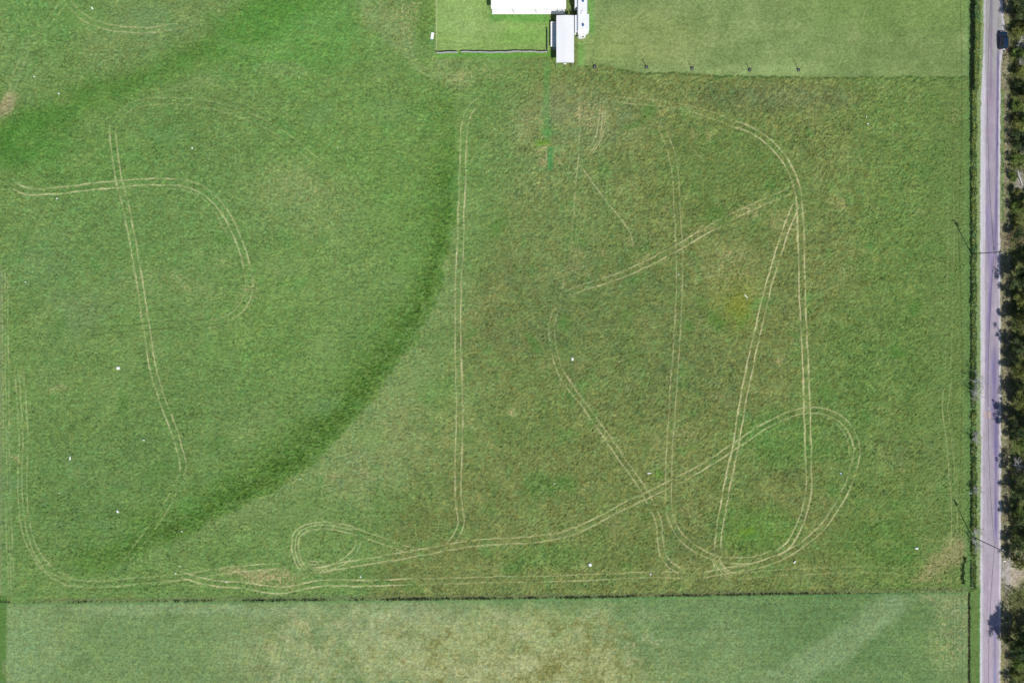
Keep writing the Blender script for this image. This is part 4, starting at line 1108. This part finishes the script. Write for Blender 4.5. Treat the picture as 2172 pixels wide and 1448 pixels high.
# ------------------------------------------------------------------ yard fence of grey fabric
def yard_fence():
    t = empty('fabric_fence', W(925, 111)); org = t.location.copy()
    tag(t, 'low wavering grey fabric fence round the south side of the mown yard', 'fence')
    def L(px, py): return W(px, py) - org
    def strip(pts, h):
        vs = []; fs = []; n = len(pts)
        for i, p in enumerate(pts):
            for dy, z in ((-.015, 0), (-.015, h), (.015, h), (.015, 0)): vs.append((p[0], p[1] + dy, z))
        for i in range(n - 1):
            for k in range(4):
                j = (k + 1) % 4; fs.append((i * 4 + k, (i + 1) * 4 + k, (i + 1) * 4 + j, i * 4 + j))
        return MB().add(vs, fs)
    rg = random.Random(3); pts = []
    for i in range(121):
        px = 925.5 + i * (1160.5 - 925.5) / 120
        if 971 < px < 977: continue
        py = 112.6 - 1.6 * (px - 925) / 235 + math.sin(i * .35) * .45 + math.sin(i * .11 + 1) * .7
        pts.append(L(px, py))
    cut = max(i for i, p in enumerate(pts) if p.x + org.x < W(974, 0).x)
    strip(pts[:cut + 1], .82).build('fabric_panel', M['mesh_fabric'], t)
    strip(pts[cut + 1:], .78).build('fabric_panel', M['mesh_fabric'], t)
    m = MB(); vs = []
    q = [L(1161, 110.8 - k * (110.8 - 62) / 30) for k in range(31)]
    vs = []; fs = []
    for p in q:
        hh = .9
        for dx, z in ((-.015, 0), (-.015, hh), (.015, hh), (.015, 0)): vs.append((p.x + dx, p.y, z))
    for i in range(30):
        for k in range(4):
            j = (k + 1) % 4; fs.append((i * 4 + k, (i + 1) * 4 + k, (i + 1) * 4 + j, i * 4 + j))
    m.add(vs, fs); m.build('fabric_panel', M['mesh_fabric'], t)
    for i in range(0, len(pts), 6):
        p = pts[i]; s = MB(); s.box((p.x, p.y - .05, .48), (.05, .05, .96)); s.build('stake', M['stake'], t)
    for k in range(0, 31, 6):
        p = q[k]; s = MB(); s.box((p.x + .05, p.y, .5), (.05, .05, 1.0)); s.build('stake', M['stake'], t)
yard_fence()

# ------------------------------------------------------------------ thin posts in rings at the paddock edge
PO = [(1261.5, 142.5, 'thin post in a ring nearest the carport, first of the row of five'),
      (1371, 143, 'second post in a ring from the carport along the mown paddock edge'),
      (1467.5, 146, 'middle one of the five thin posts in rings along the mown paddock edge'),
      (1590, 149, 'fourth post in a ring from the carport along the mown paddock edge'),
      (1693.5, 149, 'thin post in a ring farthest from the carport, last of the row of five')]
def post_proto():
    t = empty('ringed_post', (0, 0, 0))
    s = MB(); s.tube((0, 0, -.05), (0, 0, 2.6), .075, .06, 8); s.build('stake', M['rust'], t)
    m = MB(); n = 22; rings = []
    for rr, z in ((.44, .0), (.44, .2), (.32, .26), (.22, .2), (.22, .0)):
        rings.append([Vector((rr * math.cos(2 * math.pi * i / n), rr * math.sin(2 * math.pi * i / n), z)) for i in range(n)])
    m.loft(rings, False).build('ring', M['dark_ring'], t, True)
    c = MB(); c.tube((0, 0, .0), (0, 0, .22), .13, .11, 10); c.build('footing', M['concrete'], t)
    return t
pr = post_proto()
def copy_tree(o, parent=None):
    c = o.copy(); COL.objects.link(c)
    if parent: c.parent = parent
    for ch in list(o.children): copy_tree(ch, c)
    return c
for k, (px, py, lab) in enumerate(PO):
    o = pr if k == 0 else copy_tree(pr)
    o.location = W(px, py); tag(o, lab, 'post', 'thin posts in rings along the mown paddock')

# ------------------------------------------------------------------ car
def suv():
    base = W(2124.3, 88.5); base.z = .03; t = empty('parked_car', base, 0)
    tag(t, 'dark navy SUV driving north at the right-hand edge of the road', 'car')
    Lh = 2.35; Wh = .93
    # lower body: stations along +Y (front = north)
    st = [(-Lh, .80, .42, .78), (-Lh + .12, .88, .32, 1.02), (-1.4, Wh, .28, 1.06), (0, Wh, .28, 1.04), (1.1, Wh, .28, 1.02), (1.75, .9, .28, .98), (Lh - .15, .84, .32, .86), (Lh, .70, .42, .70)]
    b = MB(); rings = []
    for y, hw, z0, z1 in st:
        c = .1
        rings.append([Vector(p) for p in ((-hw + .06, y, z0), (hw - .06, y, z0), (hw, y, z0 + .12), (hw, y, z1 - c), (hw - c * 1.2, y, z1), (-hw + c * 1.2, y, z1), (-hw, y, z1 - c), (-hw, y, z0 + .12))])
    b.loft(rings, True).build('body', M['car'], t, False)
    g = MB(); rings = []
    for y, hw, z1 in ((-2.12, .74, 1.05), (-1.85, .68, 1.56), (.35, .68, 1.62), (1.12, .76, 1.03)):
        z0 = 1.0; hw0 = .83
        rings.append([Vector(p) for p in ((-hw0, y, z0), (hw0, y, z0), (hw, y, z1), (-hw, y, z1))])
    g.loft(rings, True).build('windows', M['glass'], t)
    r = MB(); rings = []
    for y, hw, z in ((-1.98, .60, 1.60), (-1.8, .67, 1.66), (-.8, .69, 1.70), (.2, .67, 1.68), (.42, .60, 1.62)):
        rings.append([Vector(p) for p in ((-hw, y, z - .07), (hw, y, z - .07), (hw, y, z - .02), (hw - .1, y, z + .01), (-hw + .1, y, z + .01), (-hw, y, z - .02))])
    r.loft(rings, True).build('roof', M['car'], t)
    for sx in (-1, 1):
        m = MB(); m.box((sx * .6, -.8, 1.73), (.04, 1.7, .04)); m.build('roof_rail', M['black_metal'], t)
        for y in (-1.42, 1.45): wheel(t, sx * .82, y, .36, .24)
        m = MB(); m.box((sx * .62, Lh - .05, .72), (.3, .14, .14), bev=.02); m.build('headlight', M['clear_lens'], t)
        m = MB(); m.box((sx * .68, -Lh + .02, .85), (.2, .12, .26), bev=.02); m.build('taillight', M['red_lens'], t)
        m = MB(); m.box((sx * 1.02, .8, 1.08), (.2, .12, .13), bev=.02); m.build('mirror', M['car'], t)
        for y in (-.75, .3):
            m = MB(); m.box((sx * .775, y, 1.3), (.05, .07, .52)); m.build('pillar', M['car'], t)
    m = MB(); m.box((0, -Lh - .03, .5), (1.5, .14, .16), bev=.03); m.build('rear_bumper', M['steel'], t)
    m = MB(); m.box((0, -Lh + .02, .82), (.5, .1, .13)); m.build('number_plate', M['clear_lens'], t)
suv()

# ------------------------------------------------------------------ utility poles and line
def pole(px, py, tx, ty, zt, label, seed):
    base = W(px, py); top = W(tx, ty, zt) - base
    t = empty('utility_pole', base); tag(t, label, 'utility pole', 'utility poles on the west verge')
    m = MB(); m.tube((0, 0, -.3), top, .125, .085, 12); m.build('pole', M['polewood'], t)
    a = MB(); a.box((top.x, top.y, zt - .35), (.9, .1, .1)); a.build('crossarm', M['polewood'], t)
    for sx in (-.38, 0, .38):
        i = MB(); z = zt - .3 if sx else zt
        i.tube((top.x + sx, top.y, z), (top.x + sx, top.y, z + .1), .05, .05, 8); i.tube((top.x + sx, top.y, z + .1), (top.x + sx, top.y, z + .2), .07, .03, 8)
        i.build('insulator', M['clear_lens'], t)
    k = MB(); k.tube((top.x + .32, top.y + .0, zt - 1.7), (top.x + .32, top.y, zt - .9), .2, .2, 12); k.build('transformer', M['grey_box'], t)
    return base + top
pt1 = pole(2061, 538, 2128, 534, 11.6, 'upper wooden utility pole on the west verge, farther from the field corner', 1)
pt2 = pole(2061, 1137, 2130, 1169, 11.8, 'lower wooden utility pole on the west verge near the south-east field corner', 2)
def wires():
    m = MB()
    d = pt2 - pt1; ends = [pt1 - d, pt1, pt2, pt2 + d]
    for dx in (-.38, .38):
        for a, b in zip(ends[:-1], ends[1:]):
            n = 18
            pts = [a.lerp(b, i / n) + Vector((dx, 0, -.1 - 1.1 * 4 * (i / n) * (1 - i / n))) for i in range(n + 1)]
            m.path(pts, [.012] * (n + 1), 5)
    o = m.build('overhead_wire', M['black_metal']); tag(o, 'thin overhead wires strung between the two utility poles', 'wire')
wires()
def cable():
    f = lambda z: z / 11.6
    a = W(2061, 538).lerp(pt1, .725); b = W(2061, 1137).lerp(pt2, .715); d = b - a
    m = MB(); n = 26
    for p, q in ((a - d, a), (a, b), (b, b + d)):
        pts = [p.lerp(q, i / n) + Vector((0, 0, -2.3 * 4 * (i / n) * (1 - i / n))) for i in range(n + 1)]
        m.path(pts, [.032] * (n + 1), 6)
    o = m.build('telephone_cable', M['black_metal']); tag(o, 'thick dark sagging cable hung low on both utility poles above the road', 'cable')
    k = MB(); c = a.lerp(a - d, .014); k.tube(c + Vector((0, .45, -.1)), c + Vector((0, -.45, -.1)), .11, .11, 10)
    k.build('splice_case', M['black_metal'], o)
cable()

# ------------------------------------------------------------------ roadside field fence
def wire_fence(name, pts, label, spacing=4.5):
    org = W(*pts[0]); t = empty(name, org); tag(t, label, 'fence')
    P3 = [W(*p) - org for p in pts]
    for z in (.35, .65, .95, 1.2):
        m = MB(); m.path([p + Vector((0, 0, z)) for p in P3], [.004] * len(P3), 4); m.build('wire', M['rust'], t)
    n = 0
    for a, b in zip(P3[:-1], P3[1:]):
        L_ = (b - a).length; k = max(1, int(L_ / spacing))
        for i in range(k):
            p = a.lerp(b, i / k); m = MB(); m.box((p.x, p.y, .62), (.06, .06, 1.3)); m.build('fence_post', M['rust'], t); n += 1
wire_fence('wire_fence', [(2058, -60), (2056, 190), (2055, 700), (2056, 1250), (2055.5, 1520)], 'wire fence with thin rusty posts along the west verge of the road', 4.5)
wire_fence('wire_fence', [(-60, 1274), (60, 1276.5), (400, 1273.5), (800, 1270.5), (1200, 1266.5), (1600, 1259.5), (2050, 1253)], 'wire fence along the boundary of the lower field', 6.0)

# ------------------------------------------------------------------ white scraps lying in the grass
def scrap(px, py, lx, ly, hz, rz, label, seed, mat='scrap', name='white_scrap', cat='litter'):
    rg = random.Random(seed); base = W(px, py)
    n = 10; ring = []
    for i in range(n):
        a = 2 * math.pi * i / n; k = rg.uniform(.75, 1.1)
        ring.append((math.copysign(abs(math.cos(a)) ** .6, math.cos(a)) * lx / 2 * k, math.copysign(abs(math.sin(a)) ** .6, math.sin(a)) * ly / 2 * k))
    R = Matrix.Rotation(rz, 3, 'Z'); rings = []
    for s, z in ((.9, -.05), (1, .06), (.92, .06 + hz * .6), (.6, .06 + hz)):
        rings.append([R @ Vector((x * s, y * s, z + rg.uniform(-.02, .02))) for x, y in ring])
    o = MB().loft(rings, True).build(name, M[mat]); o.location = base
    tag(o, label, cat, 'white scraps lying in the grass')
SC = [(251, 780, 1.0, .8, .25, .3, 'largest white scrap in the left half of the field, west of the long track'),
      (149, 971, .35, 1.3, .12, 0.0, 'thin upright white sliver in the lower left of the field'),
      (250, 1084, .6, .85, .2, .6, 'oval white scrap between the left edge tracks and the swale'),
      (305, 933, .6, .35, .15, -.3, 'small white scrap just west of the long curving track'),
      (126, 1045, .28, .28, .12, 0, 'tiny white dot left of the oval white scrap'),
      (386, 1126, .38, .4, .15, .3, 'tiny white scrap inside the dark lower swale'),
      (373, 1215, .45, .35, .15, 0, 'small white scrap on the bottom wheel tracks where they split'),
      (382, 1200, .22, .4, .12, 0, 'tiny white scrap just above the split of the bottom wheel tracks'),
      (480, 1233, .3, .5, .12, .3, 'tiny white scrap between the two bottom ruts near the bare dirt patch'),
      (765, 1222, .4, .5, .15, 0, 'small white scrap above the bottom tracks, right of the small loop'),
      (1214, 761, .6, 1.0, .22, .1, 'white scrap in the middle of the field beside the diagonal tracks'),
      (1252, 1197, .8, 1.1, .2, .5, 'squarish white scrap above the bottom track, middle of the field'),
      (1380, 1217, .35, .6, .14, 0, 'small white scrap touching the bottom track left of the track crossing'),
      (1685, 1191, .45, 1.0, .18, -.7, 'slanting white scrap below the outer loop track'),
      (1944, 1162, .9, .6, .2, -.2, 'white scrap in the lower right of the field near the tan corner'),
      (1176, 1025, .35, .35, .12, 0, 'tiny white dot on the green spot left of the diagonal tracks'),
      (1582, 628, .25, 1.5, .12, .75, 'thin slanting white strip on the yellowish patch'),
      (1837, 247, .22, .85, .12, .15, 'thin white sliver, upper of the pair in the top right of the field'),
      (1840, 263, .5, .35, .14, 0, 'small white scrap, lower of the pair in the top right of the field'),
      (196, 18, .5, .7, .18, .4, 'white scrap near the curved track at the top left'),
      (73, 163, .35, .35, .14, 0, 'tiny white dot near the left edge by the top left tracks'),
      (125, 199, .4, .4, .14, 0, 'small white scrap at the edge of the top left dark green swale'),
      (408, 314, .4, .5, .14, 0, 'small white scrap in the middle of the upper left grass'),
      (121, 421, .45, .35, .14, 0, 'small white scrap just below the left wheel tracks'),
      (54, 598, .35, .3, .12, 0, 'tiny white dot close to the left edge, halfway down'),
      (637, 1015, .28, .28, .12, 0, 'tiny white dot on the edge of the dark swale, lower left'),
      (1439, 582, .32, .32, .12, 0, 'tiny white dot between the faint vertical ruts'),
      (716, 313, .25, .3, .12, 0, 'tiny white dot in the upper grass south of the litter panel'),
      (1377, 1003, 1.1, .35, .14, 0, 'flat pale scrap just above the crossing of the diagonal tracks'),
      (1064, 0, .3, .0, 0, 0, '')]
for k, s_ in enumerate(SC):
    if s_[6]: scrap(*s_[:7], 60 + k)
scrap(1783, 1003, .5, .5, .16, 0, 'small pale blue scrap inside the right loop track', 99, 'bluescrap', 'blue_scrap')
scrap(2130.5, 1189, .9, .35, .14, -.45, 'small white scrap on the east bank below the lower pole', 98)
# panel lying west of the yard
def panel():
    t = empty('lying_panel', W(917, 77.5), -.15); tag(t, 'white rectangular panel lying in the grass west of the mown yard', 'panel', )
    m = MB(); m.box((0, .1, .12), (.78, 1.75, .1), bev=.02); m.build('sheet', M['scrap'], t)
    m = MB(); m.box((-.02, -.98, .1), (.6, .34, .12), bev=.03); m.build('end_cap', simple('teal_plastic', (.12, .34, .24), .5), t)
panel()
# bleached branch by the grey patch
def pipe():
    m = MB(); pts = [W(2159, 362, .25), W(2160.5, 370, .3), W(2164, 380, .3), W(2167, 388, .28), W(2168.5, 394, .25)]
    org = pts[0].copy(); org.z = 0
    m.path([p - org for p in pts], [.09] * 5, 8); o = m.build('curved_pipe', M['white_metal']); o.location = org
    tag(o, 'curved pale pipe at the edge of the grey bare patch east of the road', 'pipe')
pipe()
